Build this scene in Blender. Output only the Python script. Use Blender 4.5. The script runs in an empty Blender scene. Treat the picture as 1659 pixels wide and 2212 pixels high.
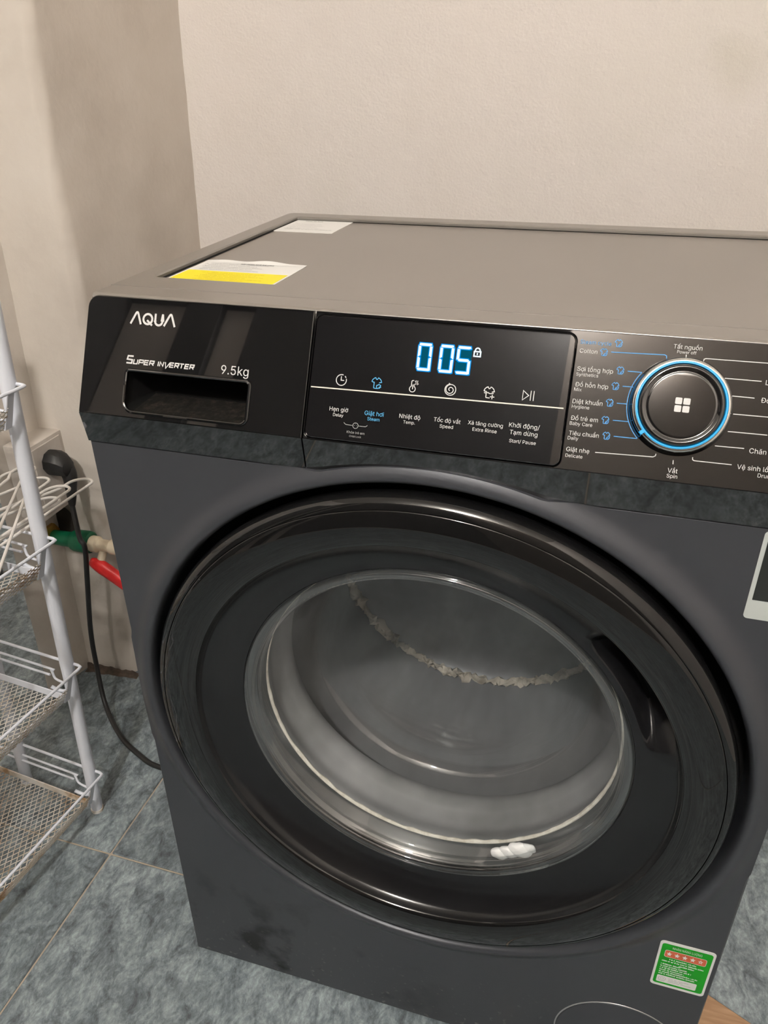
import bpy, bmesh, math, random
from mathutils import Vector, Matrix, noise
from mathutils.geometry import tessellate_polygon

random.seed(7)
SC = bpy.context.scene
COL = SC.collection
PI = math.pi

# ------------------------------------------------------------------ camera
cam = bpy.data.cameras.new('camera')
cam.sensor_fit = 'VERTICAL'
cam.sensor_height = 36.0
cam.lens = 36.0 * 1683.0 / 2212.0
cam.clip_start = 0.01
camo = bpy.data.objects.new('camera', cam)
COL.objects.link(camo)
_r = ((0.9573, 0.2889, -0.0092), (-0.1348, 0.4747, 0.8698), (0.2556, -0.8314, 0.4934))
_m = Matrix(_r).transposed()
_q = _m.to_quaternion(); _q.normalize()
camo.rotation_mode = 'QUATERNION'
camo.rotation_quaternion = _q
camo.location = (0.419, -0.5092, 1.0066)
SC.camera = camo

# ------------------------------------------------------------------ world, lights, exposure
SC.view_settings.view_transform = 'Standard'
SC.view_settings.look = 'None'
SC.view_settings.gamma = 1.0
SC.view_settings.use_curve_mapping = False
SC.view_settings.exposure = 0.2
wd = bpy.data.worlds.new('room_air'); SC.world = wd
wd.use_nodes = True
wd.node_tree.nodes['Background'].inputs[0].default_value = (0.75, 0.85, 1.0, 1)
wd.node_tree.nodes['Background'].inputs[1].default_value = 0.5

# all the light comes from one unseen bulb added behind the viewer, placed to reach the drum
BULB = Vector((0.28, -1.58, 2.42))
BULB_STRENGTH = 900.0

# ------------------------------------------------------------------ materials
MAT = {}


def nd(nt, t, x=0, y=0):
    n = nt.nodes.new(t); n.location = (x, y); return n


def pm(name, col, rough=0.5, metal=0.0, spec=0.5, emit=None, estr=0.0, coat=0.0, ior=None):
    m = bpy.data.materials.new(name); m.use_nodes = True
    b = m.node_tree.nodes['Principled BSDF']
    b.inputs['Base Color'].default_value = (*col, 1)
    b.inputs['Roughness'].default_value = rough
    b.inputs['Metallic'].default_value = metal
    b.inputs['Specular IOR Level'].default_value = spec
    if ior: b.inputs['IOR'].default_value = ior
    if coat:
        b.inputs['Coat Weight'].default_value = coat
        b.inputs['Coat Roughness'].default_value = 0.05
    if emit:
        b.inputs['Emission Color'].default_value = (*emit, 1)
        b.inputs['Emission Strength'].default_value = estr
    MAT[name] = m
    return m


def noise_col(m, scale, stops, detail=6, rough=0.6, coord='Object', link='Base Color', distortion=0.0, stretch=None):
    nt = m.node_tree
    tc = nd(nt, 'ShaderNodeTexCoord'); mp = nd(nt, 'ShaderNodeMapping')
    if stretch: mp.inputs['Scale'].default_value = stretch
    nt.links.new(tc.outputs[coord], mp.inputs[0])
    n = nd(nt, 'ShaderNodeTexNoise')
    n.inputs['Scale'].default_value = scale; n.inputs['Detail'].default_value = detail
    n.inputs['Roughness'].default_value = rough; n.inputs['Distortion'].default_value = distortion
    nt.links.new(mp.outputs[0], n.inputs['Vector'])
    r = nd(nt, 'ShaderNodeValToRGB')
    els = r.color_ramp.elements
    while len(els) < len(stops): els.new(0.5)
    for e, (p, c) in zip(els, stops):
        e.position = p; e.color = (*c, 1) if len(c) == 3 else c
    nt.links.new(n.outputs['Fac'], r.inputs[0])
    if link:
        nt.links.new(r.outputs[0], nt.nodes['Principled BSDF'].inputs[link])
    return r


def bump(m, layers, dist=0.001):
    nt = m.node_tree
    b = nt.nodes['Principled BSDF']
    tc = nd(nt, 'ShaderNodeTexCoord')
    last = None
    for scale, strength, detail in layers:
        n = nd(nt, 'ShaderNodeTexNoise')
        n.inputs['Scale'].default_value = scale; n.inputs['Detail'].default_value = detail
        nt.links.new(tc.outputs['Object'], n.inputs['Vector'])
        bp = nd(nt, 'ShaderNodeBump')
        bp.inputs['Strength'].default_value = strength; bp.inputs['Distance'].default_value = dist
        nt.links.new(n.outputs['Fac'], bp.inputs['Height'])
        if last: nt.links.new(last.outputs[0], bp.inputs['Normal'])
        last = bp
    nt.links.new(last.outputs[0], b.inputs['Normal'])


m = pm('plaster', (0.70, 0.65, 0.61), 0.92, spec=0.2)
noise_col(m, 2.6, [(0.30, (0.70, 0.645, 0.595)), (0.55, (0.74, 0.69, 0.65)), (0.8, (0.70, 0.66, 0.60))], detail=4)
bump(m, [(7, 0.4, 3), (60, 0.30, 5), (260, 0.22, 3)], 0.004)
def wall_stain(m, cx, cz, rad, col):
    """a faint old damp stain with a shape of its own"""
    nt = m.node_tree; b = nt.nodes['Principled BSDF']
    src = b.inputs['Base Color'].links[0].from_socket
    tc = nd(nt, 'ShaderNodeTexCoord')
    vd = nd(nt, 'ShaderNodeVectorMath'); vd.operation = 'DISTANCE'; vd.inputs[1].default_value = (cx, 0.827, cz)
    nt.links.new(tc.outputs['Object'], vd.inputs[0])
    n = nd(nt, 'ShaderNodeTexNoise'); n.inputs['Scale'].default_value = 16; n.inputs['Detail'].default_value = 5
    nt.links.new(tc.outputs['Object'], n.inputs['Vector'])
    ad = nd(nt, 'ShaderNodeMath'); ad.operation = 'MULTIPLY_ADD'; ad.inputs[1].default_value = rad * 1.3
    nt.links.new(n.outputs['Fac'], ad.inputs[0]); nt.links.new(vd.outputs['Value'], ad.inputs[2])
    mr = nd(nt, 'ShaderNodeMapRange'); mr.inputs['From Min'].default_value = rad * 1.75; mr.inputs['From Max'].default_value = rad * 0.9
    mr.inputs['To Max'].default_value = 0.24
    nt.links.new(ad.outputs[0], mr.inputs[0])
    mx = nd(nt, 'ShaderNodeMix'); mx.data_type = 'RGBA'; mx.inputs['B'].default_value = (*col, 1)
    nt.links.new(mr.outputs[0], mx.inputs['Factor']); nt.links.new(src, mx.inputs['A'])
    nt.links.new(mx.outputs['Result'], b.inputs['Base Color'])


wall_stain(MAT['plaster'], 0.53, 1.005, 0.05, (0.50, 0.47, 0.36))
m = pm('plaster_old', (0.62, 0.55, 0.47), 0.92, spec=0.2)
noise_col(m, 5.0, [(0.25, (0.56, 0.505, 0.445)), (0.5, (0.645, 0.590, 0.525)), (0.75, (0.69, 0.640, 0.58))], detail=6)
bump(m, [(4, 0.5, 2), (18, 0.35, 4), (120, 0.10, 4)], 0.005)
m = pm('ceiling_paint', (0.74, 0.72, 0.68), 0.95, spec=0.1)
m = pm('grout', (0.42, 0.36, 0.29), 0.9, spec=0.2)
bump(m, [(300, 0.4, 3)], 0.001)


def slate():
    m = pm('slate_tile', (0.12, 0.15, 0.165), 0.42, spec=0.45)
    nt = m.node_tree; b = nt.nodes['Principled BSDF']
    tc = nd(nt, 'ShaderNodeTexCoord')
    def nz(scale, detail, dist, rough=0.62):
        n = nd(nt, 'ShaderNodeTexNoise')
        n.inputs['Scale'].default_value = scale; n.inputs['Detail'].default_value = detail
        n.inputs['Distortion'].default_value = dist; n.inputs['Roughness'].default_value = rough
        nt.links.new(mp.outputs[0], n.inputs['Vector']); return n
    mp = nd(nt, 'ShaderNodeMapping'); mp.inputs['Rotation'].default_value = (0, 0, 0.7); mp.inputs['Scale'].default_value = (1.0, 0.62, 1.0)
    nt.links.new(tc.outputs['Object'], mp.inputs[0])
    def ramp(n, stops):
        r = nd(nt, 'ShaderNodeValToRGB'); els = r.color_ramp.elements
        while len(els) < len(stops): els.new(0.5)
        for e, (p, c) in zip(els, stops): e.position = p; e.color = (*c, 1)
        nt.links.new(n.outputs['Fac'], r.inputs[0]); return r
    a = nz(5, 10, 0.3, 0.6); fine = nz(190, 6, 0.3, 0.7); vein = nz(42, 10, 0.7, 0.72)
    ra = ramp(a, [(0.30, (0.140, 0.172, 0.188)), (0.50, (0.200, 0.243, 0.264)), (0.72, (0.270, 0.320, 0.342))])
    rf = ramp(fine, [(0.32, (0.62, 0.62, 0.62)), (0.52, (0.98, 0.98, 0.98)), (0.68, (1.35, 1.33, 1.30))])
    rv = ramp(vein, [(0.36, (0.42, 0.42, 0.44)), (0.50, (0.95, 0.95, 0.95)), (0.64, (1.55, 1.52, 1.48))])
    def mul(x, y):
        mx = nd(nt, 'ShaderNodeMix'); mx.data_type = 'RGBA'; mx.blend_type = 'MULTIPLY'
        mx.inputs['Factor'].default_value = 1
        nt.links.new(x, mx.inputs['A']); nt.links.new(y, mx.inputs['B']); return mx.outputs['Result']
    c = mul(mul(ra.outputs[0], rf.outputs[0]), rv.outputs[0])
    nt.links.new(c, b.inputs['Base Color'])
    last = None
    for n, s, d in ((a, 0.35, 0.004), (vein, 0.6, 0.0025), (fine, 0.4, 0.0010)):
        bp = nd(nt, 'ShaderNodeBump'); bp.inputs['Strength'].default_value = s; bp.inputs['Distance'].default_value = d
        nt.links.new(n.outputs['Fac'], bp.inputs['Height'])
        if last: nt.links.new(last.outputs[0], bp.inputs['Normal'])
        last = bp
    nt.links.new(last.outputs[0], b.inputs['Normal'])


slate()
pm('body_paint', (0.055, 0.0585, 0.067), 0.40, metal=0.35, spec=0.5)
bump(MAT['body_paint'], [(900, 0.06, 2)], 0.0004)
m = pm('dirty_paint', (0.055, 0.0585, 0.067), 0.40, metal=0.35)
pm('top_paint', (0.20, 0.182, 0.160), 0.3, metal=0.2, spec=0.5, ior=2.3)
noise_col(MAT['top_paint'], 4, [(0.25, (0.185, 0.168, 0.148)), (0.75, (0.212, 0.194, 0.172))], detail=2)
pm('gloss_black', (0.006, 0.006, 0.0065), 0.055, spec=0.5, ior=2.0)
noise_col(MAT['gloss_black'], 40, [(0.35, (0.012, 0.012, 0.012)), (0.75, (0.04, 0.04, 0.04))], link='Roughness', detail=8)
pm('display_glass', (0.005, 0.005, 0.006), 0.015, spec=0.5, ior=1.95)
pm('door_black', (0.006, 0.006, 0.0062), 0.03, spec=0.5, ior=1.58)
pm('satin_black', (0.008, 0.008, 0.009), 0.20, spec=0.45)
pm('matte_black', (0.004, 0.004, 0.004), 0.8, spec=0.15)
m = pm('dusty_black', (0.02, 0.017, 0.014), 0.8, spec=0.2)
noise_col(m, 160, [(0.48, (0.004, 0.0035, 0.003)), (0.64, (0.022, 0.017, 0.013)), (0.78, (0.16, 0.13, 0.10))], detail=8, rough=0.75)
pm('chrome', (0.78, 0.77, 0.74), 0.13, metal=1.0)
pm('steel', (0.46, 0.46, 0.46), 0.34, metal=0.75)
m = pm('drum_steel', (0.33, 0.33, 0.34), 0.45, metal=0.15)
noise_col(m, 7, [(0.35, (0.15, 0.15, 0.157)), (0.7, (0.27, 0.27, 0.28))], detail=4, stretch=(1, 0.4, 1))
m = pm('rubber_grey', (0.15, 0.155, 0.16), 0.38, spec=0.5)
noise_col(m, 14, [(0.35, (0.028, 0.032, 0.034)), (0.7, (0.075, 0.08, 0.083))], detail=5)
m = pm('rubber_lit', (0.42, 0.42, 0.42), 0.45)
noise_col(m, 6, [(0.36, (0.19, 0.19, 0.192)), (0.66, (0.36, 0.36, 0.365))], detail=4)  # throat made paler than the gasket to stand in for lamp light
m = pm('lint', (0.62, 0.56, 0.46), 0.95, spec=0.05)
noise_col(m, 70, [(0.3, (0.60, 0.54, 0.45)), (0.6, (0.88, 0.84, 0.76))], detail=6)
m = pm('lint_dull', (0.45, 0.40, 0.33), 0.95, spec=0.05)
noise_col(m, 30, [(0.35, (0.30, 0.26, 0.21)), (0.62, (0.66, 0.60, 0.51))], detail=6)
pm('foam_white', (0.82, 0.83, 0.82), 0.7)
pm('print_white', (0.62, 0.61, 0.60), 0.5)
pm('print_cream', (0.80, 0.74, 0.66), 0.5)
pm('print_grey', (0.30, 0.30, 0.295), 0.5)
pm('print_blue', (0.03, 0.26, 0.62), 0.5)
pm('knob_blue', (0.0, 0.36, 0.80), 0.35)
pm('led_white', (0.1, 0.1, 0.1), 1.0, spec=0.0, emit=(0.72, 0.93, 1.0), estr=1.15)
pm('led_blue', (0.0, 0.005, 0.01), 1.0, spec=0.0, emit=(0.004, 0.28, 0.78), estr=1.0)
pm('led_dim', (0.0, 0.002, 0.004), 1.0, spec=0.0, emit=(0.002, 0.085, 0.14), estr=0.9)
pm('led_icon', (0.02, 0.05, 0.08), 1.0, spec=0.0, emit=(0.16, 0.56, 0.86), estr=0.75)
pm('label_white', (0.74, 0.74, 0.72), 0.5)
pm('label_silver', (0.50, 0.54, 0.52), 0.45)
pm('label_film', (0.020, 0.022, 0.020), 0.10)
pm('label_green', (0.0, 0.30, 0.004), 0.45)
pm('label_green_light', (0.10, 0.42, 0.03), 0.45)
pm('label_orange', (0.60, 0.13, 0.055), 0.45)
pm('label_yellow', (0.86, 0.74, 0.0), 0.45)
pm('label_ink', (0.12, 0.12, 0.12), 0.6)
pm('label_ink_soft', (0.42, 0.42, 0.43), 0.6)
pm('label_ink_yellow', (0.62, 0.52, 0.0), 0.6)
m = pm('white_enamel', (0.80, 0.83, 0.90), 0.35)
m = pm('rusty_enamel', (0.72, 0.68, 0.62), 0.5)
noise_col(m, 22, [(0.36, (0.36, 0.22, 0.11)), (0.47, (0.66, 0.58, 0.48)), (0.60, (0.76, 0.74, 0.70))], detail=6)
pm('hanger_wire', (0.82, 0.79, 0.75), 0.4)
m = pm('socket_plastic', (0.60, 0.55, 0.50), 0.6)
noise_col(m, 12, [(0.3, (0.54, 0.49, 0.44)), (0.7, (0.64, 0.60, 0.55))])
pm('black_plastic', (0.012, 0.012, 0.012), 0.5)
pm('cable_rubber', (0.014, 0.014, 0.014), 0.42)
pm('pipe_green', (0.0, 0.105, 0.045), 0.4)
pm('valve_cream', (0.72, 0.62, 0.46), 0.4)
pm('valve_red', (0.80, 0.025, 0.025), 0.4)
pm('brass', (0.62, 0.36, 0.08), 0.35, metal=0.8)
m = pm('dirt', (0.06, 0.045, 0.035), 0.95)
noise_col(m, 60, [(0.3, (0.03, 0.024, 0.018)), (0.7, (0.14, 0.10, 0.075))])
pm('dark_hole', (0.025, 0.020, 0.014), 0.9)
m = pm('wood', (0.46, 0.27, 0.14), 0.6)
noise_col(m, 18, [(0.3, (0.30, 0.17, 0.09)), (0.6, (0.42, 0.26, 0.15)), (0.8, (0.48, 0.32, 0.20))], stretch=(1, 9, 9), detail=5)
pm('wood_edge', (0.66, 0.50, 0.32), 0.7)
pm('reflect_dark', (0.035, 0.032, 0.030), 0.6, spec=0.3)  # for the added dark slabs and beam behind the viewer
pm('reflect_brown', (0.17, 0.145, 0.125), 0.6, spec=0.3)  # for the added brown slab behind the viewer
pm('lamp_white', (0.8, 0.8, 0.78), 0.4, emit=(1.0, 0.955, 0.90), estr=BULB_STRENGTH)
pm('bottle_black', (0.02, 0.02, 0.02), 0.3)
pm('bottle_red', (0.45, 0.03, 0.04), 0.4)


def glass_mat():
    m = bpy.data.materials.new('bowl_glass'); m.use_nodes = True
    nt = m.node_tree; nt.nodes.clear()
    out = nd(nt, 'ShaderNodeOutputMaterial')
    tr = nd(nt, 'ShaderNodeBsdfTransparent'); tr.inputs[0].default_value = (0.975, 0.985, 0.985, 1)
    gl = nd(nt, 'ShaderNodeBsdfGlossy'); gl.inputs['Roughness'].default_value = 0.03
    gl.inputs['Color'].default_value = (1, 1, 1, 1)
    lw = nd(nt, 'ShaderNodeLayerWeight'); lw.inputs['Blend'].default_value = 0.5     # thin pane: same reflectance from both sides
    pw = nd(nt, 'ShaderNodeMath'); pw.operation = 'POWER'; pw.inputs[1].default_value = 4.5
    nt.links.new(lw.outputs['Facing'], pw.inputs[0])
    fr = nd(nt, 'ShaderNodeMath'); fr.operation = 'MULTIPLY_ADD'; fr.inputs[1].default_value = 0.62; fr.inputs[2].default_value = 0.045
    nt.links.new(pw.outputs[0], fr.inputs[0])
    mx = nd(nt, 'ShaderNodeMixShader')
    nt.links.new(fr.outputs[0], mx.inputs[0]); nt.links.new(tr.outputs[0], mx.inputs[1]); nt.links.new(gl.outputs[0], mx.inputs[2])
    df = nd(nt, 'ShaderNodeBsdfDiffuse'); df.inputs[0].default_value = (0.75, 0.76, 0.76, 1)
    tc = nd(nt, 'ShaderNodeTexCoord'); n = nd(nt, 'ShaderNodeTexNoise')
    n.inputs['Scale'].default_value = 9; n.inputs['Detail'].default_value = 7
    nt.links.new(tc.outputs['Object'], n.inputs['Vector'])
    mr = nd(nt, 'ShaderNodeMapRange'); mr.inputs['From Min'].default_value = 0.35; mr.inputs['From Max'].default_value = 0.8
    mr.inputs['To Min'].default_value = 0.002; mr.inputs['To Max'].default_value = 0.022
    nt.links.new(n.outputs['Fac'], mr.inputs[0])
    m2 = nd(nt, 'ShaderNodeMixShader')
    nt.links.new(mr.outputs[0], m2.inputs[0]); nt.links.new(mx.outputs[0], m2.inputs[1]); nt.links.new(df.outputs[0], m2.inputs[2])
    nt.links.new(m2.outputs[0], out.inputs[0])
    MAT['bowl_glass'] = m


glass_mat()
m = MAT['bowl_glass'].copy(); m.name = 'rim_glass'; MAT['rim_glass'] = m
for n_ in m.node_tree.nodes:
    if n_.type == 'MATH' and n_.operation == 'MULTIPLY_ADD':
        n_.inputs[1].default_value = 0.90; n_.inputs[2].default_value = 0.10
    if n_.type == 'MATH' and n_.operation == 'POWER': n_.inputs[1].default_value = 2.6


def dirty_body():
    """satin grey paint with dried splashes of dirt near the lower left corner of the front"""
    m = MAT['dirty_paint']; nt = m.node_tree; b = nt.nodes['Principled BSDF']
    tc = nd(nt, 'ShaderNodeTexCoord')
    n = nd(nt, 'ShaderNodeTexNoise'); n.inputs['Scale'].default_value = 16; n.inputs['Detail'].default_value = 5
    nt.links.new(tc.outputs['Object'], n.inputs['Vector'])
    sx = nd(nt, 'ShaderNodeSeparateXYZ'); nt.links.new(tc.outputs['Object'], sx.inputs[0])
    mz = nd(nt, 'ShaderNodeMapRange'); mz.inputs['From Min'].default_value = 0.20; mz.inputs['From Max'].default_value = 0.03
    nt.links.new(sx.outputs['Z'], mz.inputs[0])
    mxx = nd(nt, 'ShaderNodeMapRange'); mxx.inputs['From Min'].default_value = 0.06; mxx.inputs['From Max'].default_value = -0.12
    nt.links.new(sx.outputs['X'], mxx.inputs[0])
    mu = nd(nt, 'ShaderNodeMath'); mu.operation = 'MULTIPLY'
    nt.links.new(mz.outputs[0], mu.inputs[0]); nt.links.new(mxx.outputs[0], mu.inputs[1])
    r = nd(nt, 'ShaderNodeMapRange'); r.inputs['From Min'].default_value = 0.54; r.inputs['From Max'].default_value = 0.64
    nt.links.new(n.outputs['Fac'], r.inputs[0])
    m2 = nd(nt, 'ShaderNodeMath'); m2.operation = 'MULTIPLY'
    nt.links.new(mu.outputs[0], m2.inputs[0]); nt.links.new(r.outputs[0], m2.inputs[1])
    mix = nd(nt, 'ShaderNodeMix'); mix.data_type = 'RGBA'
    mix.inputs['A'].default_value = (0.055, 0.0585, 0.067, 1); mix.inputs['B'].default_value = (0.012, 0.012, 0.012, 1)
    nt.links.new(m2.outputs[0], mix.inputs['Factor'])
    # pale specks of lime scale
    v = nd(nt, 'ShaderNodeTexNoise'); v.inputs['Scale'].default_value = 130; v.inputs['Detail'].default_value = 3
    nt.links.new(tc.outputs['Object'], v.inputs['Vector'])
    rv = nd(nt, 'ShaderNodeMapRange'); rv.inputs['From Min'].default_value = 0.62; rv.inputs['From Max'].default_value = 0.74
    rv.inputs['To Max'].default_value = 0.5
    nt.links.new(v.outputs['Fac'], rv.inputs[0])
    mz2 = nd(nt, 'ShaderNodeMapRange'); mz2.inputs['From Min'].default_value = 0.13; mz2.inputs['From Max'].default_value = 0.02
    nt.links.new(sx.outputs['Z'], mz2.inputs[0])
    m3 = nd(nt, 'ShaderNodeMath'); m3.operation = 'MULTIPLY'
    nt.links.new(rv.outputs[0], m3.inputs[0]); nt.links.new(mz2.outputs[0], m3.inputs[1])
    mix2 = nd(nt, 'ShaderNodeMix'); mix2.data_type = 'RGBA'
    nt.links.new(mix.outputs['Result'], mix2.inputs['A']); mix2.inputs['B'].default_value = (0.30, 0.28, 0.26, 1)
    nt.links.new(m3.outputs[0], mix2.inputs['Factor'])
    nt.links.new(mix2.outputs['Result'], b.inputs['Base Color'])
    mr = nd(nt, 'ShaderNodeMapRange'); mr.inputs['To Min'].default_value = 0.40; mr.inputs['To Max'].default_value = 0.62
    nt.links.new(m2.outputs[0], mr.inputs[0]); nt.links.new(mr.outputs[0], b.inputs['Roughness'])
    bump(m, [(900, 0.06, 2)], 0.0004)


dirty_body()

# ------------------------------------------------------------------ helpers
BASE = {}          # world position of each tree's root


def base_of(o):
    while o is not None:
        if o.name in BASE: return BASE[o.name]
        o = o.parent
    return Vector((0, 0, 0))


def tag(o, label=None, cat=None, group=None, kind=None):
    if label: o['label'] = label
    if cat: o['category'] = cat
    if group: o['group'] = group
    if kind: o['kind'] = kind
    return o


def thing(name, label, cat, loc, group=None):
    o = bpy.data.objects.new(name, None); COL.objects.link(o)
    o.empty_display_size = 0.05
    o.location = loc
    BASE[o.name] = Vector(loc)
    return tag(o, label, cat, group)


def obj(name, bm, mat, parent=None, smooth=True, origin=None, angle=35):
    """links a bmesh given in world coordinates as one mesh object"""
    b = base_of(parent) if parent is not None else Vector(origin or (0, 0, 0))
    bmesh.ops.translate(bm, verts=bm.verts, vec=-b)
    me = bpy.data.meshes.new(name)
    bm.normal_update()
    bm.to_mesh(me); bm.free()
    if smooth:
        me.shade_smooth()
        try: me.set_sharp_from_angle(angle=math.radians(angle))
        except Exception: pass
    me.materials.append(MAT[mat] if isinstance(mat, str) else mat)
    o = bpy.data.objects.new(name, me); COL.objects.link(o)
    if parent is not None: o.parent = parent
    else:
        o.location = b; BASE[o.name] = b
    return o


def NB(): return bmesh.new()


def box(bm, x0, x1, y0, y1, z0, z1, bev=0.0, seg=2):
    v = [bm.verts.new((x, y, z)) for z in (z0, z1) for y in (y0, y1) for x in (x0, x1)]
    f = [(0, 2, 3, 1), (4, 5, 7, 6), (0, 1, 5, 4), (2, 6, 7, 3), (0, 4, 6, 2), (1, 3, 7, 5)]
    fs = [bm.faces.new([v[i] for i in q]) for q in f]
    if bev > 0:
        es = list({e for q in fs for e in q.edges})
        bmesh.ops.bevel(bm, geom=es, offset=bev, segments=seg, profile=0.5, affect='EDGES')
    return bm


def lathe(bm, prof, cx, cz, n=160, closed=False, disp=None, a0=0.0, a1=2 * PI):
    """profile of (radius, y) about an axis along y"""
    full = abs(a1 - a0 - 2 * PI) < 1e-6
    cnt = n if full else n + 1
    rings = []
    for i in range(cnt):
        a = a0 + (a1 - a0) * i / n
        row = []
        for r, y in prof:
            if disp: r, y = disp(a, r, y)
            row.append(bm.verts.new((cx + r * math.cos(a), y, cz + r * math.sin(a))))
        rings.append(row)
    k = len(prof)
    for i in range(n):
        A = rings[i]; B = rings[(i + 1) % cnt]
        for j in range(k if closed else k - 1):
            q = [A[j], A[(j + 1) % k], B[(j + 1) % k], B[j]]
            try: bm.faces.new(q)
            except ValueError: pass
    bmesh.ops.remove_doubles(bm, verts=bm.verts, dist=1e-6)
    bmesh.ops.recalc_face_normals(bm, faces=bm.faces)
    return bm


def smooth_path(pts, sub=6, closed=False):
    P = [Vector(p) for p in pts]; out = []
    n = len(P)
    for i in range(n if closed else n - 1):
        p0 = P[(i - 1) % n] if (closed or i > 0) else P[i]
        p1 = P[i]; p2 = P[(i + 1) % n]
        p3 = P[(i + 2) % n] if (closed or i + 2 < n) else p2
        for k in range(sub):
            t = k / sub
            out.append(0.5 * ((2 * p1) + (p2 - p0) * t + (2 * p0 - 5 * p1 + 4 * p2 - p3) * t * t + (3 * p1 - p0 - 3 * p2 + p3) * t ** 3))
    if not closed: out.append(P[-1])
    return out


def tube(bm, pts, rad, n=8, closed=False, caps=True):
    P = [Vector(p) for p in pts]
    m = len(P)
    rads = rad if isinstance(rad, (list, tuple)) else [rad] * m
    prev = None; rings = []
    for i, p in enumerate(P):
        a = P[(i - 1) % m] if (closed or i > 0) else p
        c = P[(i + 1) % m] if (closed or i < m - 1) else p
        t = (c - a)
        if t.length < 1e-9: t = Vector((0, 0, 1))
        t.normalize()
        if prev is None:
            u = t.orthogonal().normalized()
        else:
            u = (prev - t * prev.dot(t))
            u = u.normalized() if u.length > 1e-6 else t.orthogonal().normalized()
        prev = u
        w = t.cross(u)
        rings.append([bm.verts.new(p + (u * math.cos(2 * PI * k / n) + w * math.sin(2 * PI * k / n)) * rads[i]) for k in range(n)])
    for i in range(m if closed else m - 1):
        A = rings[i]; B = rings[(i + 1) % m]
        for k in range(n):
            bm.faces.new((A[k], A[(k + 1) % n], B[(k + 1) % n], B[k]))
    if caps and not closed:
        bm.faces.new(rings[0][::-1]); bm.faces.new(rings[-1])
    return bm


def rrect(x0, x1, y0, y1, r, n=6):
    rr = r if isinstance(r, (list, tuple)) else (r, r, r, r)     # bl, br, tr, tl
    pts = []
    for (cx, cy, a, q) in ((x0, y0, PI, rr[0]), (x1, y0, 1.5 * PI, rr[1]), (x1, y1, 0, rr[2]), (x0, y1, 0.5 * PI, rr[3])):
        ox = cx + (q if cx == x0 else -q); oy = cy + (q if cy == y0 else -q)
        for k in range(n + 1):
            t = a + 0.5 * PI * k / n
            pts.append((ox + q * math.cos(t), oy + q * math.sin(t)))
    out = []
    for p in pts:
        if not out or (abs(p[0] - out[-1][0]) + abs(p[1] - out[-1][1])) > 1e-7: out.append(p)
    if (abs(out[0][0] - out[-1][0]) + abs(out[0][1] - out[-1][1])) < 1e-7: out.pop()
    return out


# the sloping control panel: x along the machine, s up the slope, h out of it (metres)
PO = Vector((0, 0, 0.774)); PU = Vector((0, 0.4398, 0.8981)); PN = Vector((0, -0.8981, 0.4398))


def PF(x, s, h=0.0): return PO + Vector((x, 0, 0)) + PU * s + PN * h
def FF(x, z, h=0.0): return Vector((x, -h, z))                    # flat front of the cabinet
def TF(x, y, h=0.0): return Vector((x, y, 0.846 + h))             # inset top


def plate(bm, outline, holes, fr, h0, h1, bev=0.0):
    """flat plate with holes between heights h0 (back) and h1 (front), front edge chamfered by bev"""
    def inset(loop, d):
        n = len(loop); out = []
        for i in range(n):
            a = Vector(loop[i - 1]); b = Vector(loop[i]); c = Vector(loop[(i + 1) % n])
            d1 = (b - a).normalized(); d2 = (c - b).normalized()
            n1 = Vector((-d1.y, d1.x)); n2 = Vector((-d2.y, d2.x))
            k = n1 + n2
            k = k / max(k.dot(n1), 0.2)
            out.append((b.x + k.x * d, b.y + k.y * d))
        return out
    loops = [list(outline)] + [list(h) for h in holes]
    edges = []
    for li, L in enumerate(loops):
        area = sum(L[i - 1][0] * L[i][1] - L[i][0] * L[i - 1][1] for i in range(len(L)))
        want = 1 if li == 0 else -1
        if area * want < 0: L.reverse()
        F = inset(L, bev) if bev else L
        vb = [bm.verts.new(fr(p[0], p[1], h0)) for p in L]
        vm = [bm.verts.new(fr(p[0], p[1], h1 - bev)) for p in L]
        vf = [bm.verts.new(fr(p[0], p[1], h1)) for p in F] if bev else vm
        n = len(L)
        for i in range(n):
            j = (i + 1) % n
            bm.faces.new((vb[i], vb[j], vm[j], vm[i]))
            if bev: bm.faces.new((vm[i], vm[j], vf[j], vf[i]))
        for i in range(n):
            edges.append(bm.edges.get((vf[i], vf[(i + 1) % n])))
    bmesh.ops.triangle_fill(bm, edges=edges, use_beauty=True)
    return bm


def ribbon(bm, pts, w, fr, h, closed=False):
    """flat stroke of width w"""
    P = [Vector((p[0], p[1])) for p in pts]; n = len(P); L = []; R = []
    for i in range(n):
        a = P[i - 1] if (closed or i > 0) else None
        c = P[(i + 1) % n] if (closed or i < n - 1) else None
        b = P[i]
        d1 = (b - a).normalized() if a is not None else (c - b).normalized()
        d2 = (c - b).normalized() if c is not None else d1
        n1 = Vector((-d1.y, d1.x)); n2 = Vector((-d2.y, d2.x))
        k = n1 + n2
        k = n1 if k.length < 1e-4 else k / max(k.dot(n1), 0.5)
        L.append(bm.verts.new(fr(*(b + k * w / 2), h))); R.append(bm.verts.new(fr(*(b - k * w / 2), h)))
    for i in range(n if closed else n - 1):
        j = (i + 1) % n
        bm.faces.new((R[i], R[j], L[j], L[i]))
    return bm


def arc(cx, cy, r, a0, a1, n=24):
    return [(cx + r * math.cos(math.radians(a0 + (a1 - a0) * i / n)), cy + r * math.sin(math.radians(a0 + (a1 - a0) * i / n))) for i in range(n + 1)]


def fillpoly(bm, pts, fr, h):
    f = bm.faces.new([bm.verts.new(fr(p[0], p[1], h)) for p in pts])
    return f


try:
    import os
    FONT = bpy.data.fonts.load(os.path.join(bpy.utils.system_resource('DATAFILES'), 'fonts', 'Inter.woff2'))
except Exception:
    FONT = None


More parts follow.
